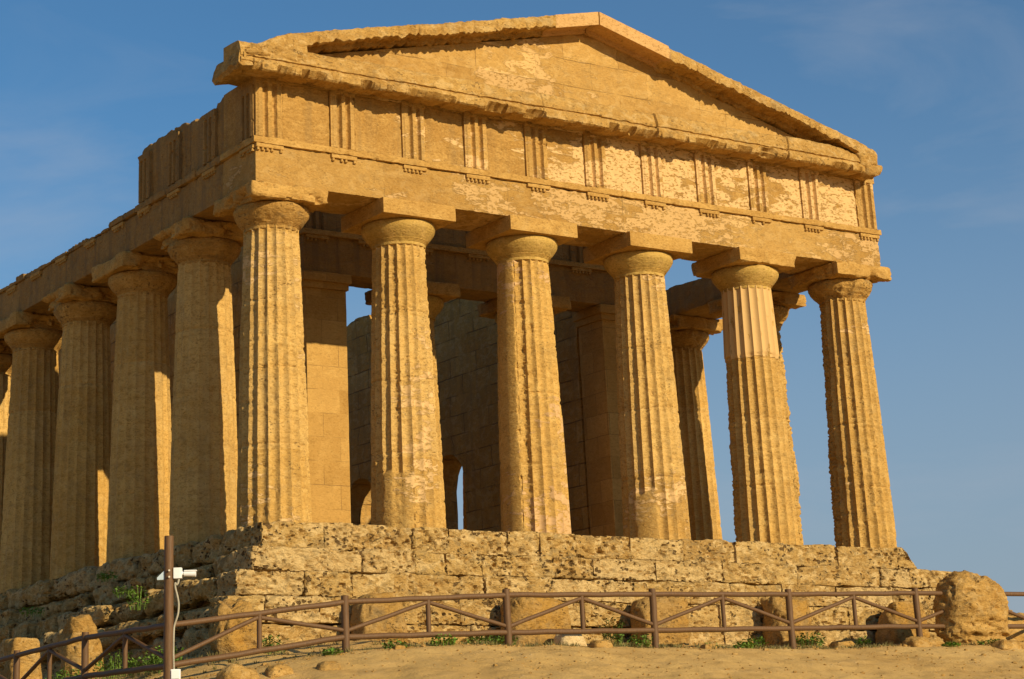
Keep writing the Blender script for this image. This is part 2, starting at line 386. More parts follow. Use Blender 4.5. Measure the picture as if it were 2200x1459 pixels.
def ground_mat():
    m, nt, bs = mat_new('dry_earth'); g = N(nt); tc = g('ShaderNodeTexCoord'); v = tc.outputs['Object']
    n1 = g.noise(v, .35, 5, .6); n2 = g.noise(v, 2.4, 7, .62, .4); n3 = g.noise(v, 20, 7, .75)
    c = g.mix(g.rng(n1, .38, .62), (.58, .375, .135), (.48, .295, .098))
    c = g.mix(g.rng(n2, .50, .70, 0, .6), c, (.52, .34, .14))
    c = g.mix(g.rng(n2, .46, .30, 0, .5), c, (.34, .205, .07))
    c = g.mix(g.rng(n3, .53, .68, 0, .6), c, (.27, .155, .055))
    vo = g('ShaderNodeTexVoronoi'); vo.inputs['Scale'].default_value = 7; g.link(v, vo.inputs['Vector'])
    k = g.math('MULTIPLY', g.rng(vo.outputs['Distance'], .17, .10), g.rng(g.noise(v, 1.2, 3), .5, .62))
    c = g.mix(g.math('MULTIPLY', k, .75), c, (.55, .40, .21))
    h = g.math('ADD', g.math('MULTIPLY', n2, .8), g.math('ADD', g.math('MULTIPLY', n3, -.55), g.math('MULTIPLY', k, .5)))
    bp = g('ShaderNodeBump'); bp.inputs['Strength'].default_value = .7; bp.inputs['Distance'].default_value = .06
    g.link(h, bp.inputs['Height']); g.link(c, bs.inputs['Base Color']); g.link(bp.outputs['Normal'], bs.inputs['Normal'])
    return m
M_ground = ground_mat()

def tag(o, label=None, cat=None, group=None, kind=None):
    for k, v in (('label', label), ('category', cat), ('group', group), ('kind', kind)):
        if v: o[k] = v
    return o
def empty(name, loc, label, cat, group=None):
    o = bpy.data.objects.new(name, None); COL.objects.link(o); o.location = loc
    bpy.context.view_layer.update()
    return tag(o, label, cat, group)

# ------------------------------------------------------------------ ground
def ground_h(x, y):
    x = np.asarray(x, float); y = np.asarray(y, float)
    A = np.interp(x, [-30, -12, -8, -4.6, -1.4, .5, 9, 13, 20, 60], [-5.2, -4.0, -3.55, -3.17, -2.69, -2.58, -2.60, -2.52, -2.5, -4.0])
    B = np.interp(x, [-30, -12, -8, -4.6, -2.3, 0, 20, 60], [-5.2, -3.9, -3.5, -3.02, -2.48, -2.36, -2.36, -4.0])
    t = sstep(-5.3, -2.5, y); h = A * (1 - t) + B * t
    d = np.maximum(0, -5.35 - y)
    h = h - np.interp(d, [0, .4, 3.5, 12, 28, 60, 400], [0, .05, .78, 2.2, 4.05, 5.2, 14])
    h = h - np.interp(np.maximum(0, y - 40), [0, 40, 400], [0, 3, 30])
    p = np.column_stack([x.ravel(), y.ravel(), np.zeros(x.size)])
    near = np.exp(-((p[:, 0] - 4) / 40) ** 2 - ((p[:, 1] + 5) / 40) ** 2)
    rough = fbm(p * .45, 3, 5) * .06 + fbm(p * 1.5, 3, 8, .5) * .040 + fbm(p * 5.5, 3, 18, .6) * .026
    flat = 1 - .8 * np.exp(-((p[:, 1] + 5.0) / .7) ** 2)
    return h + (rough * near * flat).reshape(x.shape)
def _axis(c, lim, fine, n1, n2):
    a = np.arange(-fine, fine + 1e-6, n1) + c
    far = fine + (lim - fine) * np.linspace(0, 1, n2)[1:] ** 2.2
    return np.concatenate([(c - far)[::-1], a, c + far])
gx = _axis(4, 500, 14, .09, 45); gy = _axis(-4.5, 500, 7, .08, 50)
GX, GY = np.meshgrid(gx, gy, indexing='ij')
acc = Acc(); acc.add(np.column_stack([GX.ravel(), GY.ravel(), ground_h(GX, GY).ravel()]), grid_faces(len(gx), len(gy)))
tag(acc.build('ground', M_ground, sharp=None), kind='structure')
def gz(x, y): return float(ground_h(np.array([x]), np.array([y]))[0])

# ------------------------------------------------------------------ temple
XS = [0, 3.01, 6.16, 9.36, 12.51, 15.52]
FY = [0, 3.03, 6.17] + [6.17 + 3.2 * k for k in range(1, 8)]
temple = empty('temple', (0, 0, 0), 'ruined golden sandstone temple with fluted columns and a triangular pediment', 'temple')

# --- stepped base
STEPS = [(-.82, -1.0, 0.0, -.49), (-1.25, -1.45, -.53, -.95), (-1.79, -1.85, -1.0, -1.45), (-2.13, -2.25, -1.49, -2.75)]
def corner_cut(S):       # broken right corner of the stylobate
    x, z = S[:, 0], S[:, 2]
    lim = 16.05 - np.clip((z + .5) / .5, 0, 1) * .42 + .04 * fbm(S * 6, 3, 4)
    S = S.copy(); S[:, 0] = np.minimum(x, np.where(x > 15.2, lim, x)); return S
rng = random.Random(4)
YB = 30.0
for si, (x0, y0, z1, z0) in enumerate(STEPS):
    acc = Acc(); x1 = 15.52 - x0; dep = .75
    # inner core
    acc.add(*plain_box((x0 + .35, y0 + .35, z0 - .02), (x1 - .35, YB - .05, z1 - .06 if si else -.035)))
    rows = [(z0, z1)] if si < 3 else [(-1.96, -1.49), (-2.75, -1.98)]
    for ri, (ra, rb) in enumerate(rows):
        x = x0; k = 0
        while x < x1 - .05:
            L = rng.choice((rng.uniform(.6, 1.0), rng.uniform(1.1, 2.1), rng.uniform(1.1, 2.1)))
            if si == 0 and k == 0: L = 1.35
            if x + L > x1 - .6: L = x1 - x
            dz = rng.uniform(-.025, .012); dy = rng.uniform(-.04, .04); 
            if si == 0: dz = rng.uniform(-.03, .012)
            acc.add(*rough_block((x + .002, y0 + dy, ra), (x + L - .002, y0 + dep, rb + dz), .028, .034, .012 + .030 * rng.random(), seed=100 * si + k + 40 * ri,
                                 freq=3.2, pit=.055, strata=1.7, deform=corner_cut if si == 0 else None, skew=rng.uniform(-.03, .03)))
            x += L; k += 1
        for side in (0, 1):
            y = y0 + dep; k = 0
            while y < YB:
                L = rng.uniform(.9, 1.8); xx = x0 if side == 0 else x1
                e = rng.uniform(-.16, .12) * (1 if si else .6) * (1 if side == 0 else .5); dz = rng.uniform(-.17, .03) if side == 0 and si else rng.uniform(-.04, .01)
                lo = (xx - e if side == 0 else xx - dep, y + .01, ra); hi = (xx + dep if side == 0 else xx + e, y + L - .01, rb + dz)
                fine = side == 0 and y < 14
                acc.add(*rough_block(lo, hi, .04 if fine else .12, .085 if side == 0 else .03, .10, seed=500 + 100 * si + k + side * 37 + 20 * ri,
                                     freq=3.0, pit=.05, strata=1.3, skew=0))
                y += L; k += 1
    o = acc.build('step', M_step, temple, sharp=50)
# floor of the colonnade just under the stylobate blocks' tops is the core of the first step

# --- columns
def shaft(seed, rb=.735, rt=.565, H=5.93, nf=20, seg=10, nz=190, depth=.068, wear=.5, chunk=.5, smooth_from=None, restore=None, rot=0.0, bigbite=None):
    nt = nf * seg; th = np.linspace(0, 2 * np.pi, nt, endpoint=False); z = np.linspace(-.02, H, nz)
    T, Z = np.meshgrid(th, z, indexing='ij'); zz = np.clip(Z / H, 0, 1)
    Rr = rb + (rt - rb) * zz + .018 * np.sin(np.pi * zz)
    t = (T * nf / (2 * np.pi)) % 1.0
    fl = depth * (1 - zz * .2) * (1 - (2 * t - 1) ** 2)
    X, Y = np.cos(T), np.sin(T)
    P = np.column_stack([(X * Rr).ravel(), (Y * Rr).ravel(), Z.ravel()])
    big = fbm(P * np.array([1.6, 1.6, .9]) + seed * 7.7, 3, seed).reshape(T.shape)
    med = fbm(P * np.array([4.5, 4.5, 7.5]) + seed, 4, seed + 3, .6).reshape(T.shape)
    lay = fbm(P * np.array([5, 5, 15]) + seed * 2.3, 4, seed + 7, .65).reshape(T.shape)      # thin beds worn back in steps
    fine = fbm(P * np.array([14, 14, 22]) + seed, 3, seed + 5).reshape(T.shape)
    w = np.clip(wear * (.55 + .9 * big), 0, 1.4)
    arris_cut = w * (.010 + .022 * np.abs(med) + .022 * np.maximum(0, lay))                # worn arrises
    r = np.minimum(Rr - fl, Rr - arris_cut)
    r = r - chunk * .045 * sstep(.42, .85, med + .35 * big)     # lost lumps
    r = r - w * .004 * np.abs(lay) - .004 * fine * (.4 + w)
    hole = fbm(P * np.array([9, 9, 11]) + seed * 1.7, 3, seed + 15).reshape(T.shape)
    r = r - (.008 + .012 * w) * sstep(.48, .64, hole)                     # sharp-edged pits
    for zj in np.cumsum([1.45 + .12 * math.sin(seed), 1.5, 1.38]):   # drum joints
        r = r - .022 * np.exp(-((Z - zj - .01 * np.sin(T * 3)) / .020) ** 2)
    if smooth_from is not None:
        k0 = sstep(smooth_from - .02, smooth_from + .02, Z + .06 * vnoise(np.column_stack([T.ravel() * 2.5, Z.ravel() * 0, Z.ravel() * 0]), seed).reshape(T.shape))
    if restore:                     # unfluted plaster repair at the foot: (angle, half width, height)
        for a0, hw, h in restore:
            da = np.abs((T - a0 + np.pi) % (2 * np.pi) - np.pi)
            k = sstep(hw + .02, hw - .02, da + .07 * med) * sstep(h + .05, h - .05, Z + .2 * big)
            r = r * (1 - k) + (Rr + .004) * k
    if bigbite:                     # (angle, half width, depth): ragged loss all the way up one side
        for a0, hw, d in bigbite:
            da = np.abs((T - a0 + np.pi) % (2 * np.pi) - np.pi)
            r = r - d * sstep(hw, hw * .35, da) * np.clip(.25 + .9 * np.abs(lay) + .6 * np.maximum(0, med) + .35 * big, 0, 1.4)
    if smooth_from is not None: r = r * (1 - k0) + (Rr - fl * .8 + .014) * k0
    V = np.column_stack([(np.cos(T + rot) * r).ravel(), (np.sin(T + rot) * r).ravel(), Z.ravel()])
    f = grid_faces(nt, nz, wrap=True)
    return V, f
def echinus_mesh(seed, worn=0.0, bite=None):
    pr = np.array([(.50, 5.86), (.562, 5.87), (.566, 5.93), (.585, 5.945), (.580, 5.955), (.600, 5.968), (.595, 5.978), (.618, 5.992), (.612, 6.0),
                   (.655, 6.045), (.705, 6.105), (.745, 6.16), (.772, 6.21), (.785, 6.26), (.784, 6.30), (.768, 6.345), (.735, 6.372), (.45, 6.375)])
    d = np.concatenate([[0], np.cumsum(np.linalg.norm(np.diff(pr, axis=0), axis=1))]); s = np.sort(np.concatenate([np.linspace(0, d[-1], 46), d]))
    rr, zz = np.interp(s, d, pr[:, 0]), np.interp(s, d, pr[:, 1])
    th = np.linspace(0, 2 * np.pi, 128, endpoint=False)
    T, I = np.meshgrid(th, np.arange(len(s)), indexing='ij'); r = rr[I]; Z = zz[I]
    P = np.column_stack([(np.cos(T) * r).ravel(), (np.sin(T) * r).ravel(), Z.ravel()])
    n = fbm(P * 3.5 + seed, 4, seed).reshape(T.shape); n2 = fbm(P * 11 + seed, 3, seed + 2).reshape(T.shape)
    r = r + .004 * n2 - worn * (.06 * sstep(-.1, .7, n) + .03 * np.abs(n2))
    if bite:
        for a0, hw, dd in bite:
            da = np.abs((T - a0 + np.pi) % (2 * np.pi) - np.pi)
            r = r - dd * sstep(hw, hw * .4, da) * np.clip(.55 + n, 0, 1.3) * sstep(5.95, 6.1, Z)
    return np.column_stack([(np.cos(T) * r).ravel(), (np.sin(T) * r).ravel(), Z.ravel()]), grid_faces(128, len(s), wrap=True)
def abacus_mesh(seed, worn=0.0, deform=None, chips=0.0):
    h = .88
    if chips:
        def deform(S):      # broken arrises: bites taken out of the lower edge and the corners
            S = S.copy(); c = np.maximum(np.abs(S[:, 0]), np.abs(S[:, 1])) / h
            n = fbm(S * np.array([2.6, 2.6, 1.2]) + seed * 4.1, 3, seed + 60); n2 = fbm(S * 6 + seed, 3, seed + 61)
            b = chips * sstep(.05, .75, n + .25 * n2) * sstep(.75, .95, c) * np.clip((6.68 - S[:, 2]) / .2, .15, 1)
            S[:, :2] *= (1 - .22 * b)[:, None]; S[:, 2] += .13 * b * sstep(6.6, 6.4, S[:, 2]); return S
    return rough_block((-h, -h, 6.37), (h, h, 6.70), .045, .006 + .03 * worn, .014 + .05 * worn, seed, 3.5, pit=.03 * worn, deform=deform)
def column(x, y, sh, ec, ab, mats, label=None):
    o = Acc().add(*sh).build('column', mats[0], temple, sharp=32); o.location = (x, y, 0)
    e = Acc().add(*ec).build('echinus', mats[1], o); a = Acc().add(*ab).build('abacus', mats[2], o, sharp=30)
    if label: o['label'] = label
    return o
def dup_column(src, x, y, rot=0.0):
    c = src.copy(); COL.objects.link(c); c.parent = temple; c.location = (x, y, 0); c.rotation_euler = (0, 0, rot)
    for ch in src.children:
        d = ch.copy(); COL.objects.link(d); d.parent = c
        if 'abacus' in ch.name: d.rotation_euler = (0, 0, -rot)
    return c
LEFT = R(190)    # the side of a column turned to the left of the picture
def chip(S):
    S = S.copy(); k = (S[:, 0] < -.55) & (S[:, 1] > .1); S[k, 2] += .05 * np.abs(fbm(S[k] * 5, 3, 2)); return S
front = [
    (shaft(1, wear=.75, chunk=.45), echinus_mesh(1, .55), abacus_mesh(1, .9, chips=.7), (M_col, M_capr, M_abac)),
    (shaft(2, wear=.55, chunk=.50, restore=[(R(225), .45, 1.2)], bigbite=[(R(226), .20, .03), (R(332), .3, .035)]), echinus_mesh(2), abacus_mesh(2), (M_col, M_cap, M_abac)),
    (shaft(3, wear=.60, chunk=.45, restore=[(R(190), .42, 5.9), (R(338), .25, 2.6)], bigbite=[(R(226), .25, .04), (R(345), .18, .04)]), echinus_mesh(3), abacus_mesh(3), (M_colp, M_cap, M_abac)),
    (shaft(4, wear=.45, chunk=.30, restore=[(R(215), .35, 1.0)]), echinus_mesh(4), abacus_mesh(4), (M_col, M_cap, M_abac)),
    (shaft(5, wear=.45, chunk=.35, smooth_from=4.3, bigbite=[(R(150), .55, .075), (R(332), .25, .03)]), echinus_mesh(5, 0, [(R(290), .3, .03)]), abacus_mesh(5, .3, chips=.25), (M_colr, M_cap, M_abac)),
    (shaft(6, wear=.60, chunk=.55, bigbite=[(R(150), .65, .095), (R(335), .4, .06)]), echinus_mesh(6, 1.0), abacus_mesh(6, .9, chips=.5), (M_col, M_capr, M_abac)),
]
labels = ['pitted front corner column with a rough worn capital', 'front column with smooth repair at its foot', 'front column with a smooth repaired left side',
          'evenly fluted front column', 'front column whose top drum is smooth and pale', 'ragged far corner column with a crumbling capital']
for x, args, lb in zip(XS, front, labels): column(x, 0, *args, lb)
# flank columns: shallow flutes, plastered look
fa = column(0, FY[1], shaft(21, wear=.5, chunk=.05, depth=.044, seg=8, nz=120), echinus_mesh(21, .5), abacus_mesh(21, 1.1, chips=1.0), (M_colf, M_capr, M_abac), 'shaded flank column with almost worn off flutes')
fb = column(0, FY[2], shaft(22, wear=.45, chunk=.05, depth=.044, seg=8, nz=120), echinus_mesh(22, .35), abacus_mesh(22, .9, chips=.9), (M_colf, M_capr, M_abac), 'shaded flank column with almost worn off flutes')
for k, y in enumerate(FY[3:]): dup_column((fa, fb)[k % 2], 0, y, (k + 1) * R(90))
ra = column(15.52, FY[1], shaft(23, wear=.9, chunk=1.1, seg=8, nz=150, bigbite=[(R(330), 1.2, .09)]), echinus_mesh(23, 1.1), abacus_mesh(23, .8, chips=1), (M_col, M_capr, M_abac), 'deeply eroded column behind the restored one')
rb_ = column(15.52, FY[2], shaft(24, wear=.3, chunk=.12, seg=8, nz=120), echinus_mesh(24, .9), abacus_mesh(24, .6, chips=.8), (M_colf, M_capr, M_abac))
for k, y in enumerate(FY[3:]): dup_column(rb_, 15.52, y, (k + 1) * R(90))
# two columns of the inner porch
pa = column(6.16, 4.55, shaft(25, wear=.5, chunk=.3, seg=8, nz=120, rb=.66, rt=.52), echinus_mesh(25, .2), abacus_mesh(25, .4), (M_col, M_cap, M_abac))
dup_column(pa, 9.36, 4.55, R(180))
for o in list(bpy.data.objects):
    if o.parent == temple and o.name.startswith('column') and abs(o.location.y - 4.55) < .01:
        o.scale = (.94, .94, .952)

# --- front entablature
ENT = .72; XR = 15.52 + ENT
acc = Acc()
acc.add(*rough_block((-ENT, -ENT, 6.702), (XR, ENT, 7.50), .055, .007, .02, 61, 3.0, pit=.012))
acc.build('architrave', M_arch, temple, sharp=35)
TRI = [(-.723, -.10), (1.0, 1.6), (2.72, 3.30), (4.28, 4.88), (5.86, 6.46), (7.46, 8.06), (9.06, 9.66), (10.64, 11.22), (12.22, 12.80), (13.84, 14.44), (15.62, 16.243)]
acc = Acc()
acc.add(*rough_block((-ENT - .07, -ENT - .07, 7.503), (XR + .07, ENT, 7.645), .05, .010, .018, 62, 4.0, pit=.02))
acc.build('taenia', M_abac, temple, sharp=35)
rg = random.Random(9)
def regula(cx0, cx1, y, z, parent, face=-1, gut=True, axis='x'):
    a = Acc()
    def put(lo, hi, res, amp, r, sd):
        if axis == 'x': a.add(*rough_block(lo, hi, res, amp, r, sd, 6))
        else:
            P, F = rough_block(lo, hi, res, amp, r, sd, 6); P = P[:, [1, 0, 2]]; a.add(P, F[:, ::-1])
    put((cx0, y - .055, z - .085), (cx1, y + .05, z - .003), .03, .006, .012, int(cx0 * 10) % 97)
    for k in range(6):
        if rg.random() < .12: continue
        c = cx0 + (k + .5) * (cx1 - cx0) / 6
        V, F = tube((c, y - .02, z - .082), (c, y - .02, z - .145), .026, .034, 8, 1)
        if axis != 'x': V = V[:, [1, 0, 2]]; F = [q[::-1] for q in F]
        a.add(V, F)
    return a.build('regula', M_abac, parent, sharp=35)
for a0, a1 in TRI: regula(a0, a1, -ENT, 7.503, temple)
def triglyph(x0, x1, y, z0, z1, seed, top=.15, wear=.3, proud=.085, nz=30):
    """upright slab with two full and two half grooves below a flat band; front faces -y"""
    w = x1 - x0; n = 60; u = np.linspace(0, 1, n + 1)
    z = np.concatenate([np.linspace(z0, z1 - top, nz), np.linspace(z1 - top + .012, z1, 6)])
    U, Z = np.meshgrid(u, z, indexing='ij')
    cyc = (U * 3 + .5) % 1.0                      # groove centres at 0, 1/3, 2/3, 1
    g = np.clip(1 - np.abs(cyc - .5) / .30, 0, 1)
    g = np.minimum(g * 1.8, 1.0) * np.where(U < .12, .25, 1.0) * np.where(U > .9, .7, 1.0)
    g = g * (Z < z1 - top + .006) * sstep(0, .04, z1 - top - Z + .03)
    P = np.column_stack([(x0 + U * w).ravel(), np.full(U.size, y), Z.ravel()])
    nz_ = fbm(P * np.array([5, 5, 9]) + seed, 4, seed).reshape(U.shape)
    Y = y - proud + g * (proud - .006) + wear * .05 * sstep(.25, .9, nz_) + .004 * nz_
    V = np.column_stack([P[:, 0], Y.ravel(), P[:, 2]])
    B = V.copy(); B[:, 1] = y + .06
    f = grid_faces(n + 1, len(z)); a = np.arange((n + 1) * len(z)).reshape(n + 1, len(z)); o = len(V)
    F = [tuple(q) for q in f]
    for e, flip in ((a[0, :], 0), (a[-1, :], 1), (a[:, 0], 1), (a[:, -1], 0)):
        for i in range(len(e) - 1):
            q = (e[i], e[i + 1], e[i + 1] + o, e[i] + o); F.append(q if flip == 0 else q[::-1])
    return np.concatenate([V, B]), F
ZF0, ZF1 = 7.648, 8.95
acc = Acc(); acc.add(*rough_block((-ENT + .02, -ENT + .05, ZF0), (XR - .02, ENT, ZF1), .06, .004, .01, 63, 3)); acc.build('frieze_core', M_frz, temple)
for i, (a0, a1) in enumerate(TRI):
    Acc().add(*triglyph(a0, a1, -ENT + .03, ZF0, ZF1 - .003, 70 + i, wear=(.9 if i in (1, 4, 6, 10) else .3))).build('triglyph', M_frz, temple, sharp=30)
for i in range(len(TRI) - 1):
    a0, a1 = TRI[i][1] + .008, TRI[i + 1][0] - .008
    Acc().add(*rough_block((a0, -ENT + .012, ZF0 + .003), (a1, -ENT + .12, ZF1 - .10), .04, .012, .006, 90 + i, 3.0, pit=.014)).build('metope', M_frz, temple, sharp=30)
    # flat fillet over the metope
acc = Acc(); acc.add(*rough_block((-ENT, -ENT - .035, ZF1 - .098), (XR, -ENT + .05, ZF1), .05, .008, .01, 66, 4, pit=.01)); acc.build('frieze_fillet', M_frz, temple, sharp=30)

# --- horizontal cornice
gx0, gx1 = -1.36, 15.86
xs = np.arange(gx0, gx1 + .001, .022); n = len(xs)
xn = np.column_stack([xs, np.zeros(n), np.zeros(n)])
blk = np.floor((xs + .3) / .78); brand = _h(blk.astype(np.int64), np.zeros(n, np.int64), np.zeros(n, np.int64), 3)
fine = fbm(xn * 7, 4, 11, .6); coarse = fbm(xn * 1.4, 3, 12); step_n = .6 * np.round(fbm(xn * 3.1, 2, 14) * 2.5) / 2.5 + .8 * _h(np.floor(xs * 4.1 + .7 * np.sin(xs * 3)).astype(np.int64), np.zeros(n, np.int64), np.zeros(n, np.int64), 5) * (vnoise(xn * .9, 6) > -.25)
bite = np.clip(.045 + .085 * step_n + .035 * fine + .035 * brand + .03 * coarse, -.03, .20)
mut = ((xs + .3) % .79) < .60                                         # slabs under the soffit
tear = np.exp(-((xs - 12.35) / .25) ** 2) * .5 + np.exp(-((xs - 4.0) / .2) ** 2) * .15 + np.exp(-((xs - 5.6) / .12) ** 2) * .12
rend = np.clip((xs - 14.2) / 1.7, 0, 1) ** 2                              # ruined right end
def geison(i):
    b = bite[i] + .25 * tear[i]; f = fine[i] * .012; e = rend[i]
    so = 8.90 - (.035 if mut[i] else 0) + .01 * fine[i]
    fr = -1.40 + .10 * e * abs(coarse[i]) + .03 * brand[i]
    return np.array([(-.60, 8.952), (-.76, 8.952), (-.80, so), (-1.24 + b * .6, so - .03), (fr + .06 + b, 8.815 + .35 * b), (fr + .015 + b * .7, 8.84 + .55 * b),
                     (fr + f + .35 * tear[i], 8.93 + .3 * b), (fr + .01 + f + .2 * tear[i], 9.02 + f * .4), (fr + .05, 9.035 + f * .4), (fr + .05, 9.052 + f * .4), (fr + .012 - f, 9.068 + f * .4),
                     (fr + .02 + .015 * coarse[i], 9.16), (fr + .05 + .03 * coarse[i] + .10 * e, 9.28), (fr + .08 + .04 * coarse[i] + .25 * e + .02 * fine[i], 9.36), (fr + .13 + .05 * coarse[i] + .25 * e, 9.40), (-.95, 9.43), (-.60, 9.44)])
V, F = sweep_x(xs, geison); V[:, :] += np.column_stack([0 * V[:, 0], .014 * fbm(V * 6, 3, 13), .012 * fbm(V * 6 + 9, 3, 15)]) * (V[:, 1:2] < -.78)
Acc().add(V, F).build('cornice', M_cor, temple, sharp=32)
# the return of the cornice along the left flank, broken off after a metre
Y0 = -1.36; xs2 = np.arange(Y0 + .02, 0.10, .03)
def ret(i):
    y = xs2[i]; q = np.array([[y * 3.3, 1.7, 0]]); a = float(fbm(q * 1.7, 4, 31)[0]); b = float(fbm(q * 2.9 + 5, 4, 32)[0])
    cut = max(0, (y + .28) / .38)
    o = -1.39 + .04 * a + .10 * cut ** 2
    lo = 8.83 + .03 * b + .05 * cut; top = 9.25 + .03 * a - .06 * cut
    return np.array([(-.55, 8.955), (-.72, 8.945), (min(-.80, o + .38), lo + .07), (o + .07, lo), (o, lo + .08), (o + .02, (lo + top) / 2), (o + .05, top - .06), (o + .16, top + .01), (-.72, top + .05), (-.55, top + .05)])
V, F = sweep_x(xs2, ret); V = V[:, [1, 0, 2]]; F = [q[::-1] for q in F]
V = V + .022 * np.column_stack([fbm(V * 5, 3, 33), fbm(V * 5 + 3, 3, 34), fbm(V * 5 + 7, 3, 35)])
Acc().add(V, F).build('cornice_return', M_cor, temple, sharp=34)

# --- tympanum and raking cornice
APX, APZ = 7.62, 11.56
def rake_top(x): return np.where(x < APX, APZ - (APX - x) * .236, APZ - (x - APX) * .257)
xs3 = np.linspace(-.60, 15.75, 330); zs = np.linspace(0, 1, 42)
U, Wv = np.meshgrid(xs3, zs, indexing='ij'); bot = 9.30; topz = np.maximum(rake_top(U) - .34, bot + .02); Z = bot + (topz - bot) * Wv
P = np.column_stack([U.ravel(), np.full(U.size, -.79), Z.ravel()])
# joggled courses of blocks
row = np.floor((P[:, 2] - 9.3) / .62).astype(np.int64); bl = np.floor(P[:, 0] / 1.55 + .5 * (row % 2)).astype(np.int64)
P[:, 1] += .018 * _h(bl, row, row * 0, 6) + .012 * fbm(P * 3.5, 4, 41) - .0 + .02 * sstep(.35, .8, fbm(P * np.array([2, 2, 4]), 4, 42))
Bk = P.copy(); Bk[:, 1] = -.1
f = grid_faces(len(xs3), len(zs)); a = np.arange(len(P)).reshape(len(xs3), len(zs)); o = len(P); F = [tuple(q) for q in f] + [tuple(q[::-1] + o) for q in f]
for e in (a[0, :], a[-1, :], a[:, 0], a[:, -1]):
    for i in range(len(e) - 1): F.append((e[i], e[i + 1], e[i + 1] + o, e[i] + o))
Acc().add(np.concatenate([P, Bk]), F).build('tympanum', M_tymp, temple, sharp=30)
for side in (0, 1):
    if side == 0: xs4 = np.arange(-1.30, APX + .001, .035)
    else: xs4 = np.append(np.arange(APX, 15.80, .035), 15.80)
    n = len(xs4); q = np.column_stack([xs4, np.full(n, 3. * side), np.zeros(n)])
    fi = .35 * fbm(q * 5, 4, 51, .6) + .5 * fbm(q * 17, 3, 56) + .5 * np.round(fbm(q * 2.1, 2, 57) * 2) / 2; co = .7 * fbm(q * .9, 3, 52); cl = sstep(0.0, .25, np.abs(xs4 - (APX + (.9 if side else -1.0))) ) 
    new = ((xs4 > APX - 1.25) & (xs4 < APX + 1.95)).astype(float)     # sharp, restored ridge blocks
    wr = 1 - .93 * new
    ends = np.clip(((-.2 - xs4) / 1.1) if side == 0 else ((xs4 - 15.2) / 2.4), 0, 1)
    def rake(i):
        zt = float(rake_top(xs4[i])); w = wr[i]; e = ends[i]; fr = -1.40 + w * (.035 * co[i] + .03 * fi[i]) 
        zt = zt + w * (.03 * fi[i] + .02 * co[i]) - .32 * e ** 1.6; lo = zt - .31 + w * (.04 * co[i] + .045 * fi[i] + .015) + .1 * e
        return np.array([(-.12, zt - .33), (-.70, lo - .03), (-.86, lo - .02), (-.88, lo + .075), (-1.10, lo + .085), (fr + .05 + w * .04, lo + .05 * 0 + .01), (fr + .01, lo + .03 * w),
                         (fr, lo + .15), (fr + .015 * w, zt - .12), (fr + .03 * w, zt - .03 * w), (fr + .05 * w + .01, zt), (-1.0, zt + .01), (-.12, zt)])
    cuts = np.flatnonzero(np.diff(new)); c = int(cuts[0]) + 1
    for a_, b_, nm, mt in ((0, c + 1, None, None), (c, n, None, None)):
        is_new = new[(a_ + b_) // 2] > .5
        V, F = sweep_x(xs4[a_:b_], lambda i, a_=a_: rake(i + a_))
        k = np.interp(V[:, 0], xs4, wr)
        V[:, 1] += .022 * fbm(V * 8, 4, 53) * k; V[:, 2] += .016 * fbm(V * 8 + 4, 3, 54) * k
        o = Acc().add(V, F).build('ridge_block' if is_new else 'raking_cornice', M_new if is_new else M_cor, temple, sharp=32)
        if is_new: o['label'] = 'smooth pinkish replacement blocks at the ridge of the pediment'
# worn lump where the two cornices meet at each end
def lump(lo, hi, seed, name='corner_block', amp=.08, r=.2):
    return Acc().add(*rough_block(lo, hi, .04, amp, r, seed, 3.0, pit=.03)).build(name, M_cor, temple, sharp=45)
def slope_l(S):
    S = S.copy(); k = np.clip((S[:, 2] - 9.1) / .46, 0, 1); S[:, 2] -= k * np.interp(S[:, 0], [-1.35, -1.0, -.5, 0], [.36, .24, .07, .0]); return S
Acc().add(*rough_block((-1.32, -1.41, 9.06), (.15, -.5, 9.60), .035, .05, .09, 81, 4.0, pit=.03, deform=slope_l)).build('corner_block', M_cor, temple, sharp=45)
lump((15.25, -1.38, 9.00), (15.84, -.5, 9.36), 82, amp=.07, r=.10)
lump((15.45, -1.34, 8.82), (15.98, -.55, 9.05), 83, amp=.09, r=.14)
lump((15.55, -1.25, 9.12), (15.93, -.35, 9.48), 84, amp=.07, r=.10)
Acc().add(*rough_block((15.9, -.70, 8.952), (16.24, .5, 9.12), .05, .05, .05, 85, 3)).build('corner_block', M_cor, temple, sharp=45)

# --- flank entablatures
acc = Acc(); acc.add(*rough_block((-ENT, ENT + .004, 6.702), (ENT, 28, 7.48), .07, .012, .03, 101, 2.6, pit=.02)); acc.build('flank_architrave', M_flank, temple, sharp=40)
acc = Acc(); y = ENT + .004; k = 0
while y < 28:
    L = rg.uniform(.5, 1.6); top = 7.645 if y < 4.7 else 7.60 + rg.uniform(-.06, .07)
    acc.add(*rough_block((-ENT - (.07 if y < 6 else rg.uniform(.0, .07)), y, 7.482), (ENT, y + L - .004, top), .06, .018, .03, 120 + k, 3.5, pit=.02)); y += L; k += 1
    if y > 4.7 and rg.random() < .30:
        acc.add(*rough_block((-ENT + rg.uniform(.02, .3), y - .5, 7.6), (ENT - .2, y + rg.uniform(0, .4), 7.72 + rg.uniform(0, .10)), .05, .03, .06, 160 + k, 4))
acc.build('flank_taenia', M_flank, temple, sharp=40)
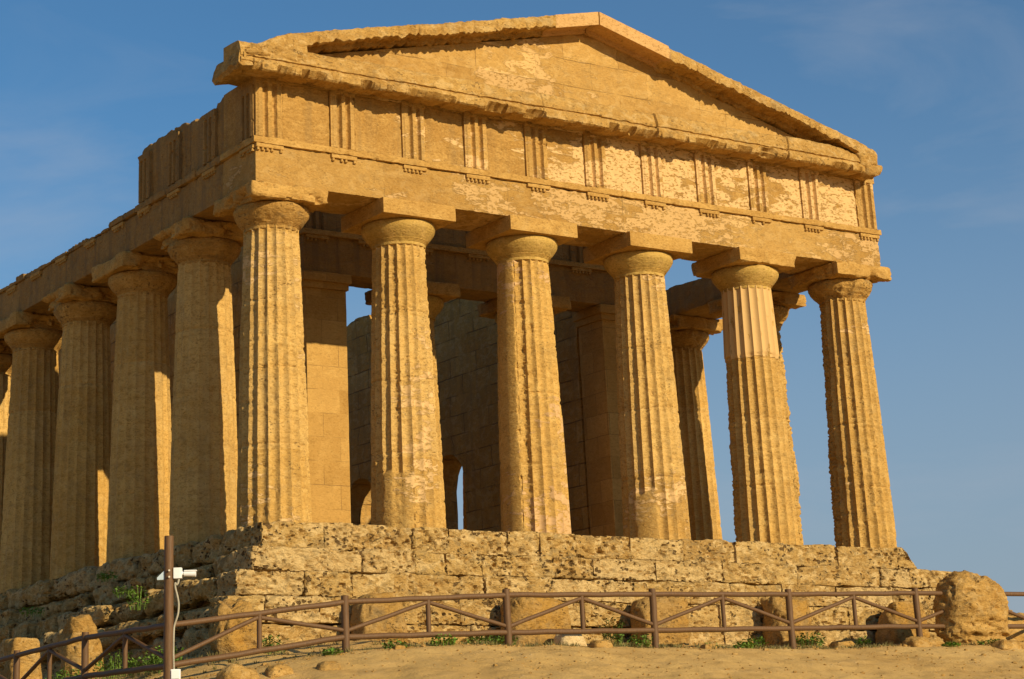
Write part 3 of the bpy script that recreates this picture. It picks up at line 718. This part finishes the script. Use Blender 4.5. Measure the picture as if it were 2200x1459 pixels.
def ragged_top(S):
    S = S.copy(); k = S[:, 2] > 8.5; y = S[:, 1]
    q = np.column_stack([np.floor(y * 1.9), y * 0, y * 0]); drop = .06 * vnoise(q * 1.7, 7) + .10 * fbm(np.column_stack([y * 2.2, y * 0, y * 0]), 3, 8) + .10 * sstep(.4, 1.6, y) * sstep(3.9, 2.2, y)
    S[k, 2] -= np.clip(drop[k], -.02, .35); return S
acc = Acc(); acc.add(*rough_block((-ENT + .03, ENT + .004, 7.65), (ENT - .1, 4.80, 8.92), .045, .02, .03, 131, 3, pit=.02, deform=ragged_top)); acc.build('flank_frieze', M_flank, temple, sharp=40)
def swap(V, F): V = np.asarray(V); return V[:, [1, 0, 2]], [tuple(q)[::-1] for q in F]
for i, (a0, a1) in enumerate([(-.69, -.10), (1.0, 1.6), (2.72, 3.30), (4.22, 4.80)]):
    Acc().add(*swap(*triglyph(a0, a1, -ENT + .03, ZF0 + .01, 8.74, 140 + i, wear=1.0))).build('triglyph', M_flank, temple, sharp=35)
    regula(a0, a1, -ENT, 7.49, temple, axis='y')
for yy in (5.9, 7.5, 9.2, 10.8, 12.4): regula(yy - .3, yy + .3, -ENT, 7.47, temple, axis='y')
acc = Acc(); acc.add(*rough_block((15.52 - ENT, ENT + .004, 6.702), (XR, 28, 7.48), .09, .03, .05, 102, 2.0, pit=.03)); acc.build('flank_architrave', M_flank, temple, sharp=40)

# --- inner porch and cella
def anta(x0, x1, label=None):
    a = Acc().add(*rough_block((x0, 4.1, -.04), (x1, 5.1, 6.0), .09, .006, .012, int(x0 * 7), 2)).build('anta', M_anta, temple, sharp=30)
    c = Acc(); c.add(*rough_block((x0 - .05, 4.05, 6.003), (x1 + .05, 5.15, 6.16), .06, .006, .01, 5, 3)); c.add(*rough_block((x0 - .10, 4.0, 6.163), (x1 + .10, 5.2, 6.37), .06, .008, .012, 6, 3))
    c.build('anta_capital', M_anta, a, sharp=30)
anta(3.05, 4.1); anta(11.38, 12.5)
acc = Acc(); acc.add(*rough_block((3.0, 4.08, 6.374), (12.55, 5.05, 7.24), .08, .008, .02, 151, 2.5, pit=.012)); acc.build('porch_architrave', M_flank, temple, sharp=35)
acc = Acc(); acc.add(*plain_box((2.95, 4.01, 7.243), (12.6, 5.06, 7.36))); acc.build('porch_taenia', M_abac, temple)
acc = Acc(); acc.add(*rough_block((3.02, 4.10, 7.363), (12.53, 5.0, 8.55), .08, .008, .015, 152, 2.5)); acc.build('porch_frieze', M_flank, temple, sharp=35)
for c in (3.35, 4.72, 6.16, 7.76, 9.36, 10.8, 12.2):
    regula(c - .30, c + .30, 4.08, 7.243, temple)
    Acc().add(*triglyph(c - .30, c + .30, 4.12, 7.365, 8.5, int(c * 9), wear=.5)).build('triglyph', M_flank, temple, sharp=30)
def cella_wall(x0, x1, y0, y1, top, arches, seed):
    """wall along y with round arched openings; built in bands so that the openings are real"""
    ys = np.arange(y0, y1 + .01, .13); 
    acc = Acc(); rr = random.Random(seed)
    edges = [y0]
    for c, w, s in arches: edges += [c - w / 2, c + w / 2]
    edges.append(y1)
    def wall(a, b, za_fn, zb_fn):
        n = max(2, int((b - a) / .10) + 1); yy = np.linspace(a, b, n); V = []
        nzk = 30
        for y in yy:
            za, zb = za_fn(y), zb_fn(y)
            for xx in (x0, x1):
                zz = np.linspace(za, zb, nzk); V.append(np.column_stack([np.full(nzk, xx), np.full(nzk, y), zz]))
        V = np.concatenate(V); sg = np.where(V[:, 0] < (x0 + x1) / 2, -1, 1)
        V[:, 0] += sg * (.035 * fbm(V * 1.6, 4, seed) + .012 * fbm(V * 7, 3, seed + 1)) ; a_ = np.arange(len(V)).reshape(n, 2, nzk); F = []
        for i in range(n - 1):
            for j in range(nzk - 1):
                F.append((a_[i, 0, j], a_[i, 0, j + 1], a_[i + 1, 0, j + 1], a_[i + 1, 0, j])); F.append((a_[i, 1, j], a_[i + 1, 1, j], a_[i + 1, 1, j + 1], a_[i, 1, j + 1]))
            F.append((a_[i, 0, 0], a_[i + 1, 0, 0], a_[i + 1, 1, 0], a_[i, 1, 0])); F.append((a_[i, 0, -1], a_[i, 1, -1], a_[i + 1, 1, -1], a_[i + 1, 0, -1]))
        for i, fl in ((0, 0), (n - 1, 1)):
            for j in range(nzk - 1):
                qd = (a_[i, 0, j], a_[i, 1, j], a_[i, 1, j + 1], a_[i, 0, j + 1]); F.append(qd if fl == 0 else qd[::-1])
        acc.add(V, F)
    def tf(y):
        k = math.floor(y / .9); return top + .17 * float(_h(np.array([k]), np.array([0]), np.array([0]), seed)[0]) + .05 * float(fbm(np.array([[y * 3, 0, 0]]), 3, seed)[0])
    for i in range(0, len(edges) - 1, 2): wall(edges[i], edges[i + 1], lambda y: -.04, tf)
    for c, w, s in arches:
        wall(c - w / 2, c + w / 2, lambda y: s + math.sqrt(max(0, (w / 2) ** 2 - (y - c) ** 2)), tf)
    return acc.build('cella_wall', M_wall, temple, sharp=40)
cella_wall(11.40, 12.22, 5.2, 28, 8.42, [(11.40, 1.64, 2.95), (16.1, 1.6, 3.0), (21.4, 1.6, 3.0), (26.0, 1.6, 3.0)], 7)
cella_wall(3.10, 4.05, 5.2, 28, 8.3, [(10.75, 1.6, 3.0), (16.1, 1.6, 3.0), (21.4, 1.6, 3.0), (26.0, 1.6, 3.0)], 9)

# ------------------------------------------------------------------ fence
fence = empty('wooden_fence', (3.6, -5, gz(3.6, -5)), 'brown wooden rail fence with slanting braces in front of the temple steps', 'fence')
def fpart(name, acc):
    o = acc.build(name, M_wood, None, sharp=40)
    o.parent = fence; o.matrix_parent_inverse = fence.matrix_world.inverted(); return o
POLE = (-4.57, -5.0)
PX = [-1.35, 1.92, 5.17, 8.48, 11.87, 15.25, 18.6]
TOPS = {-4.57: -2.27, -1.35: -1.86, 1.92: -1.69, 5.17: -1.62, 8.48: -1.565, 11.87: -1.48, 15.25: -1.44, 18.6: -1.42}
BOTS = {-4.57: -2.89, -1.35: -2.43, 1.92: -2.33, 5.17: -2.265, 8.48: -2.20, 11.87: -2.13, 15.25: -2.10, 18.6: -2.08}
for k, x in enumerate(PX):
    fpart('post', Acc().add(*tube((x, -5, gz(x, -5) - .3), (x + .01 * math.sin(k * 5), -5, TOPS[x] + .10), .068, .064, 14, 5, .004, k)))
def bay(a, b, ta, tb, ba, bb, k):
    """rails, middle post and the two braces between two posts a, b (plan points)"""
    a, b = np.array(a), np.array(b); mid = (a + b) / 2; tm, bm_ = (ta + tb) / 2, (ba + bb) / 2
    P = lambda p, z: (p[0], p[1], z)
    d = (b - a) / np.linalg.norm(b - a)
    fpart('rail', Acc().add(*tube(P(a, ta), P(b, tb), .046, .046, 12, 8, .006, k)))
    fpart('rail', Acc().add(*tube(P(a, ba), P(b, bb), .048, .048, 12, 8, .006, k + 3)))
    fpart('post', Acc().add(*tube(P(mid, bm_), P(mid, tm), .042, .042, 12, 3)))
    fpart('brace', Acc().add(*tube(P(a + d * .05, ba + .11), P(mid - d * .03, tm - .07), .036, .036, 10, 4, .003, k)))
    fpart('brace', Acc().add(*tube(P(mid + d * .03, tm - .07), P(b - d * .05, bb + .11), .036, .036, 10, 4, .003, k + 1)))
seq = [POLE[0]] + PX
for k in range(len(seq) - 1):
    a, b = seq[k], seq[k + 1]
    if a == 11.87:                                  # the boulder breaks this bay: only stubs on either side
        for u0, u1 in ((11.87, 12.60), (13.9, 15.25)):
            for T, rr_ in ((TOPS, .046), (BOTS, .048)):
                z0_, z1_ = (np.interp(u, (a, b), (T[a], T[b])) for u in (u0, u1)); fpart('rail', Acc().add(*tube((u0, -5, z0_), (u1, -5, z1_), rr_, rr_, 12, 3)))
        fpart('brace', Acc().add(*tube((11.92, -5, -2.02), (12.7, -5, -1.80), .036, .036, 10, 1))); fpart('brace', Acc().add(*tube((13.75, -5, -1.6), (15.2, -5, -2.0), .036, .036, 10, 2)))
        continue
    bay((a, -5), (b, -5), TOPS[a], TOPS[b], BOTS[a], BOTS[b], k)
fy = [-5, -1.69, 1.46, 4.7, 8.0]; ft = [-2.27, -2.20, -2.27, -2.36, -2.5]; fb_ = [-2.89, -2.84, -2.91, -3.0, -3.14]
for k in range(4):
    bay((POLE[0], fy[k]), (POLE[0], fy[k + 1]), ft[k], ft[k + 1], fb_[k], fb_[k + 1], k + 20)
    y = fy[k + 1]; fpart('post', Acc().add(*tube((POLE[0], y, gz(POLE[0], y) - .3), (POLE[0], y, ft[k + 1] + .09), .064, .062, 14, 5, .004, k)))

pole = empty('wooden_pole', (*POLE, gz(*POLE)), 'tall round brown pole rising at the corner of the fence', 'pole')
def under(root, name, acc, mat, sharp=40):
    o = acc.build(name, mat, None, sharp=sharp); o.parent = root; o.matrix_parent_inverse = root.matrix_world.inverted(); return o
under(pole, 'pole_shaft', Acc().add(*tube((*POLE, gz(*POLE) - .4), (*POLE, -.88), .080, .074, 16, 8, .003, 2)), M_wood)
acc = Acc()
for z in (-1.43, -1.53): acc.add(*tube((-4.60, -5.06, z), (-4.61, -5.10, z), .016, .016, 8, 1))
under(pole, 'bolt', acc, M_bolt)

# white camera on the pole, facing right
r_ = np.array([_r.x, _r.y, 0]); r_ /= np.linalg.norm(r_); f_ = np.array([_f.x, _f.y, 0]); f_ /= np.linalg.norm(f_)
pc = np.array([POLE[0], POLE[1], 0])
def rb_box(c, hw, hd, hh, rad=.02, seed=0):
    P, F = rough_block((-hw, -hd, -hh), (hw, hd, hh), .02, 0, rad, seed)
    P = c + P[:, :1] * r_ + P[:, 1:2] * f_ + P[:, 2:] * np.array([0, 0, 1]); return P, F
cb = pc + r_ * .145 + np.array([0, 0, -1.47])
camo = empty('security_camera', tuple(cb), 'small white security camera fixed to the tall brown pole', 'camera')
under(camo, 'junction_box', Acc().add(*rb_box(cb, .065, .06, .085, .025)), M_white)
under(camo, 'bracket', Acc().add(*tube(cb + r_ * .055, cb + r_ * .12 - np.array([0, 0, .01]), .034, .026, 10, 1)), M_white)
bd = Acc(); bd.add(*tube(cb + r_ * .10 + np.array([0, 0, -.01]), cb + r_ * .285 + np.array([0, 0, -.018]), .043, .048, 16, 3)); bd.add(*rb_box(cb + r_ * .2 + np.array([0, 0, .032]), .10, .045, .010, .008))
under(camo, 'camera_body', bd, M_white)
bx = pc - r_ * .125 + f_ * .03 + np.array([0, 0, -1.49])
wl_ = empty('wedge_box', tuple(bx), 'pale bluish wedge shaped box on the left of the tall brown pole', 'box')
P, F = rb_box(bx, .06, .05, .075, .015); k = (bx @ r_ + .06 - P @ r_) / .12; P[:, 2] -= np.clip(k, 0, 1) * np.clip(P[:, 2] - (bx[2] - .075), 0, 1) * .75
under(wl_, 'housing', Acc().add(P, F), M_pale)
under(wl_, 'mount', Acc().add(*tube(bx + r_ * .05, bx + r_ * .10, .025, .025, 8, 1)), M_pale)
b2 = pc + r_ * .12 - f_ * .02 + np.array([0, 0, -3.03])
lo = empty('junction_box', tuple(b2), 'white junction box low on the tall brown pole', 'box')
under(lo, 'housing', Acc().add(*rb_box(b2, .075, .05, .08, .02)), M_white)
under(lo, 'lid', Acc().add(*rb_box(b2 - f_ * .055, .062, .008, .066, .01)), M_white)
pts = [(.13, -1.55), (.115, -1.62), (.13, -1.68), (.155, -1.62), (.165, -1.56)]
def smooth_tube(pts3, r):
    acc = Acc(); pts3 = np.array(pts3)
    t = np.linspace(0, len(pts3) - 1, 6 * len(pts3)); Q = np.column_stack([np.interp(t, range(len(pts3)), pts3[:, k]) for k in range(3)])
    for _ in range(6): Q[1:-1] = (Q[:-2] + 2 * Q[1:-1] + Q[2:]) / 4
    for a, b in zip(Q[:-1], Q[1:]): acc.add(*tube(a, b + (b - a) * .1, r, r, 8, 1))
    return acc
cp = [pc + r_ * a - f_ * .02 + np.array([0, 0, z]) for a, z in [(.165, -1.55), (.15, -1.63), (.12, -1.66), (.10, -1.60), (.105, -1.70), (.14, -1.82), (.165, -1.95), (.155, -2.10), (.115, -2.22), (.085, -2.30), (.08, -2.7), (.09, -2.96)]]
tag(smooth_tube(cp, .016).build('cable', M_cable, None), 'pale grey cable hanging in a loop below the white camera', 'cable')

# ------------------------------------------------------------------ rocks
def rock(name, lo, hi, seed, label, cat='rock', group=None, amp=.10, r=.3, res=.05, mat=None, taper=.25, strata=1.0, lean=0.0, freq=2.0, pit=.03, extra=None):
    lo, hi = np.array(lo, float), np.array(hi, float); c = (lo + hi) / 2
    def df(S):
        t = np.clip((S[:, 2] - lo[2]) / (hi[2] - lo[2]), 0, 1)[:, None]
        k = 1 - taper * t ** 1.6
        S = S.copy(); S[:, :2] = c[:2] + (S[:, :2] - c[:2]) * k + np.array([[lean, 0]]) * t
        return extra(S) if extra else S
    P, F = rough_block(lo, hi, res, amp, r, seed, freq, pit=pit, strata=strata, deform=df)
    base = np.array([c[0], c[1], lo[2]])
    o = Acc().add(P - base, F).build(name, mat or M_rock, None, sharp=50); o.location = base
    return tag(o, label, cat, group)
g1 = gz(12.3, -6)
def waist(S):
    z = S[:, 2]; S = S.copy(); k = 1 - .12 * np.exp(-((z - (-2.12)) / .08) ** 2) + .04 * np.clip((-2.15 - z) / .2, 0, 1); c = S[:, :2].mean(0)
    S[:, :2] = c + (S[:, :2] - c) * k[:, None]
    S[:, 2] -= .22 * np.clip((S[:, 0] - 12.9) / .8, 0, 1) * np.clip((z + 1.8) / .6, 0, 1); S[:, :2] += (.035 * fbm(S * np.array([4, 4, 7.]), 4, 88))[:, None]; return S
g1 = gz(12.9, -5)
def boulder_mesh(hx_, hy_, hz_, seed, res=.035):
    """rounded weathered block: flat foot with a waist, domed top sloping down to the right, bedding grooves"""
    P, F = box_grid((-1, -1, -1), (1, 1, 1), res / max(hx_, hz_))
    e = 2.3; S = P / ((np.abs(P) ** e).sum(1) ** (1 / e))[:, None]
    z = S[:, 2].copy(); x = S[:, 0].copy()
    S[:, 2] = z - .16 * np.clip(x + .1, 0, 1) * np.clip(z + .2, 0, 1) - .10 * np.clip(-x - .35, 0, 1) * np.clip(z, 0, 1)
    k = (1 + .34 * np.clip(-z - .30, 0, .7)) - .14 * np.clip(z, 0, 1) ** 2 - .10 * np.exp(-((z + .60) / .06) ** 2)
    S[:, :2] *= k[:, None]
    N_ = S / np.linalg.norm(S, axis=1, keepdims=True)
    V = S * np.array([hx_, hy_, hz_])
    d = .10 * fbm(V * np.array([1.5, 1.5, 2.4]) + seed, 4, seed) + .035 * fbm(V * np.array([4, 4, 9.]) + seed, 4, seed + 3, .6)
    d = d - .05 * sstep(.3, .6, fbm(V * np.array([5, 5, 8.]) + seed * 2, 3, seed + 5))
    return V + N_ * d[:, None], F
V, F = boulder_mesh(.84, .58, .90, 41)
o = Acc().add(V + np.array([0, 0, .70]), F).build('boulder', M_rock, None, sharp=50); o.location = (13.40, -5.0, g1 - .02)
tag(o, 'large rounded golden boulder standing in the line of the fence', 'boulder')
rock('flat_stone', (12.9, -6.2, gz(13, -6) - .1), (14.1, -5.7, gz(13, -6) + .15), 202, 'low flat stone slab at the foot of the large boulder', 'stone', amp=.05, r=.09)
rock('stone', (11.0, -5.7, gz(11.3, -5.5) - .1), (12.0, -5.2, gz(11.3, -5.5) + .17), 203, 'low stone half sunk in the earth left of the large boulder', 'stone', amp=.07, r=.12)
rock('boulder', (14.9, -4.2, gz(15, -4) - .1), (16.6, -2.9, -1.72), 204, 'golden rock behind the fence right of the large boulder', 'boulder', amp=.12, r=.3)
for k, (a, b, top, lb) in enumerate([(.15, 1.15, -1.47, 'first'), (3.42, 4.85, -1.47, 'second'), (6.50, 7.75, -1.42, 'third'), (9.98, 11.05, -1.36, 'fourth'), (13.2, 14.3, -1.42, 'fifth')]):
    what = ['grey brown stump with an orange stain beside the temple step, nearest the left corner', 'broad upright stone stump with a white stone at its foot', 'round topped brown stone stump under the fourth temple column',
            'narrow orange streaked stone stump below the pale topped column', 'squat square stone stump half hidden by the large boulder'][k]
    rock('stone_stump', (a, -3.05, -2.6), (b, -2.33, top), 210 + k, what, 'stump', 'stone stumps along the temple base', mat=M_stump, amp=.07, r=.28, res=.04, taper=.14, strata=1.2)
rock('corner_stone', (-2.62, -2.95, -2.9), (-1.85, -2.3, -1.62), 220, 'tall eroded stone at the corner of the temple base behind the fence', 'stone', amp=.15, r=.25, taper=.25, mat=M_stump, freq=2.6)
rock('standing_stone', (-3.55, 1.35, -2.95), (-2.85, 2.15, -1.50), 221, 'rounded golden standing stone behind the fence left of the tall pole', 'stone', amp=.11, r=.32, taper=.05)
rock('standing_stone', (-3.55, 4.3, -2.95), (-2.9, 5.0, -1.72), 222, 'square topped golden standing stone at the left edge behind the fence', 'stone', amp=.05, r=.12, taper=.12)
rock('white_stone', (4.05, -3.65, -2.55), (4.70, -3.25, -2.17), 223, 'pale cream stone lying at the foot of the broad stump', 'stone', amp=.05, r=.1, mat=M_cream)
small = [(3.45, -5.6, .16, 'small squared ochre stone beside the path edge below the fence rail'), (-3.9, -6.1, .24, 'lumpy ochre rock below the fence near the tall pole'), (-3.25, -6.2, .20, 'rounded ochre rock beside the lumpy one below the fence'),
         (-2.45, -6.35, .15, 'grey ochre rock on the slope right of the rounded one'), (6.1, -5.35, .12, 'flat pebble sized stone by the third fence post'), (10.3, -4.4, .20, 'pale stone behind the fence near the narrow stump'),
         (-.6, -5.45, .10, 'small stone at the foot of the fence post nearest the pole')]
for k, (x, y, s, lb) in enumerate(small):
    z = gz(x, y); rock('stone', (x - s * 1.3, y - s, z - s * .6), (x + s * 1.3, y + s, z + s * .7), 230 + k, lb, 'stone', amp=s * .25, r=s * .5, res=max(.02, s / 9), freq=3, pit=0)
# loose pebbles in the earth: too many to count
rp = random.Random(3); acc = Acc()
for k in range(1900):
    x = rp.uniform(-6, 16); y = rp.uniform(-9.5, -3.2) if rp.random() < .7 else rp.uniform(-5.7, -4.8); s = rp.uniform(.007, .024) * (2.2 if rp.random() < .05 else 1)
    P, F = box_grid((-1, -1, -1), (1, 1, 1), 1.0); P = P / np.linalg.norm(P, axis=1, keepdims=True).clip(.1) * (1 + .35 * vnoise(P * 1.3 + k, k))[:, None]
    P = P * np.array([s * rp.uniform(.8, 1.5), s, s * .7]) + np.array([x, y, gz(x, y) + s * .2]); acc.add(P, F)
tag(acc.build('pebbles', M_rock, None, sharp=60), 'loose pebbles scattered over the dry earth', 'pebbles', kind='stuff')

# ------------------------------------------------------------------ weeds
def weed(x, y, z, w, h, n, seed, label, group='weeds growing round the temple base'):
    rr = random.Random(seed); V = []; F = []
    for k in range(n):
        a = rr.uniform(0, 2 * math.pi); rad = w * math.sqrt(rr.random()) * .5; bx_, by_ = rad * math.cos(a), rad * math.sin(a)
        hh = h * rr.uniform(.25, 1) * (1 - .5 * (2 * rad / w) ** 2); lean = rr.uniform(.1, .7); d = rr.uniform(0, 2 * math.pi)
        tx, ty = bx_ + math.cos(a) * hh * lean * .6 + rr.uniform(-.02, .02), by_ + math.sin(a) * hh * lean * .6
        lw = rr.uniform(.012, .034); L = rr.uniform(.05, .11)
        ux, uy = math.cos(d), math.sin(d); pz = hh; dz = rr.uniform(-.6, .9)
        c = np.array([tx, ty, pz]); ax = np.array([ux, uy, dz]); ax /= np.linalg.norm(ax); sd = np.cross(ax, (0.2, 0.1, 1)); sd /= np.linalg.norm(sd)
        o = len(V); V += [c - ax * L * .5, c + sd * lw - np.array([0, 0, .006]), c + ax * L * .5, c - sd * lw - np.array([0, 0, .006])]; F.append((o, o + 1, o + 2, o + 3))
        if k % 4 == 0:
            o = len(V); s2 = np.array([-uy, ux, 0]) * .004
            b0 = np.array([bx_, by_, -.03]); V += [b0 - s2, b0 + s2, c + s2, c - s2]; F.append((o, o + 1, o + 2, o + 3))
    ob = Acc().add(np.array(V), F).build('weed', M_leaf, None, smooth=False); ob.location = (x, y, z)
    return tag(ob, label, 'weed', group)
WE = [(2.45, -3.6, .95, .30, 260, 'widest bright green weed clump behind the second fence bay'), (5.05, -3.9, .35, .55, 170, 'tall green weed beside the broad stump'), (4.6, -5.25, .40, .28, 120, 'green weed under the bottom rail right of the small squared stone'),
      (7.0, -5.3, .38, .16, 80, 'low weed left of the fourth fence post'), (6.35, -5.15, .30, .15, 70, 'low weed between the third and fourth posts'), (8.9, -3.4, .45, .28, 110, 'spiky weed at the foot of the step near the narrow stump'),
      (10.1, -3.7, .60, .30, 160, 'bushy weed around the foot of the narrow orange stump'), (11.1, -4.2, .3, .2, 70, 'small weed right of the narrow orange stump'), (-.6, -5.35, .40, .17, 90, 'low dark weed right of the fence post nearest the pole'),
      (.35, -5.35, .42, .20, 110, 'bluish green weed under the rail of the first full bay'), (-1.9, -5.5, .28, .14, 60, 'tiny weed on the bank left of the nearest fence post'), (-2.0, -3.7, .35, .35, 100, 'weed at the foot of the corner stone'),
      (-3.9, -3.2, .6, .40, 180, 'bright weed patch behind the fence just right of the pole'), (-3.3, -2.2, .5, .42, 150, 'upright weed between pole and corner stone'), (-3.7, -1.0, .75, .5, 230, 'bushy weed behind the fence just left of the pole'),
      (-3.9, .6, .8, .35, 220, 'spreading weed below the rounded standing stone'), (-3.9, -2.6, .6, .28, 150, 'weed clump low behind the bottom rail near the pole'), (11.95, -5.75, .35, .12, 70, 'low weed at the left foot of the large boulder'), (13.2, -5.65, .6, .12, 100, 'low weed on the earth before the large boulder')]
for k, (x, y, w, h, n, lb) in enumerate(WE): weed(x, y, gz(x, y) - .01, w, h, int(n * 1.3), 300 + k, lb)
WS = [(-1.45, 4.6, -.53, .40, .20, 'small weed on the upper flank step near the lit column'), (-1.75, 3.1, -1.0, .4, .22, 'weed on the middle flank step left of the pole'), (-1.95, 1.9, -1.35, .4, .45, 'tall weed on the flank steps beside the pole'),
      (-1.95, 7.4, -1.0, .45, .22, 'weed far along the flank steps'), (-2.15, 9.6, -1.45, .5, .25, 'weed on the lowest flank step at the left edge')]
for k, (x, y, z, w, h, lb) in enumerate(WS): weed(x, y, z, w, h, 110, 340 + k, lb)

# dry and green low growth along the fence and the foot of the steps: too much to count
rr = random.Random(77); V = []; F = []
def sprig(x, y, z, h, n):
    for k in range(n):
        a = rr.uniform(0, 6.283); d = rr.uniform(0, h * .7); L = rr.uniform(.4, 1) * h; px_, py_ = x + math.cos(a) * d, y + math.sin(a) * d
        t = np.array([math.cos(a) * L * .6, math.sin(a) * L * .6, L]); sd = np.array([-math.sin(a), math.cos(a), 0]) * rr.uniform(.004, .011); b0 = np.array([px_, py_, z - .02])
        o = len(V); V.extend([b0 - sd, b0 + sd, b0 + t * .6 + sd * .8, b0 + t * .6 - sd * .8, b0 + t]); F.append((o, o + 1, o + 2, o + 3)); F.append((o + 3, o + 2, o + 4))
for k in range(700):
    if rr.random() < .75: x, y = rr.gauss(0, 1) * .3 + rr.choice([-1.5, .1, .9, 2.1, 3.0, 4.4, 5.3, 6.6, 7.7, 8.6, 9.3, 10.2, 11.2, 12.4, 13.3, 14.6]), rr.uniform(-5.45, -4.6)
    else: x, y = rr.uniform(-4.4, 14), rr.uniform(-4.6, -2.5)
    if -1.9 < y and x > -2.2: continue
    sprig(x, y, gz(x, y), rr.uniform(.04, .15), 12)
for k in range(120):
    x, y = rr.uniform(-4.4, -2.3), rr.uniform(-4.5, 5); sprig(x, y, gz(x, y), rr.uniform(.05, .16), 16)
M_dry = simple('dry_weed', (.16, .15, .045), .8, (.20, .15, .06), 3)
tag(Acc().add(np.array(V), F).build('low_ground_cover', M_dry, None, smooth=False), 'low dry grass scattered along the foot of the fence', 'grass', kind='stuff')
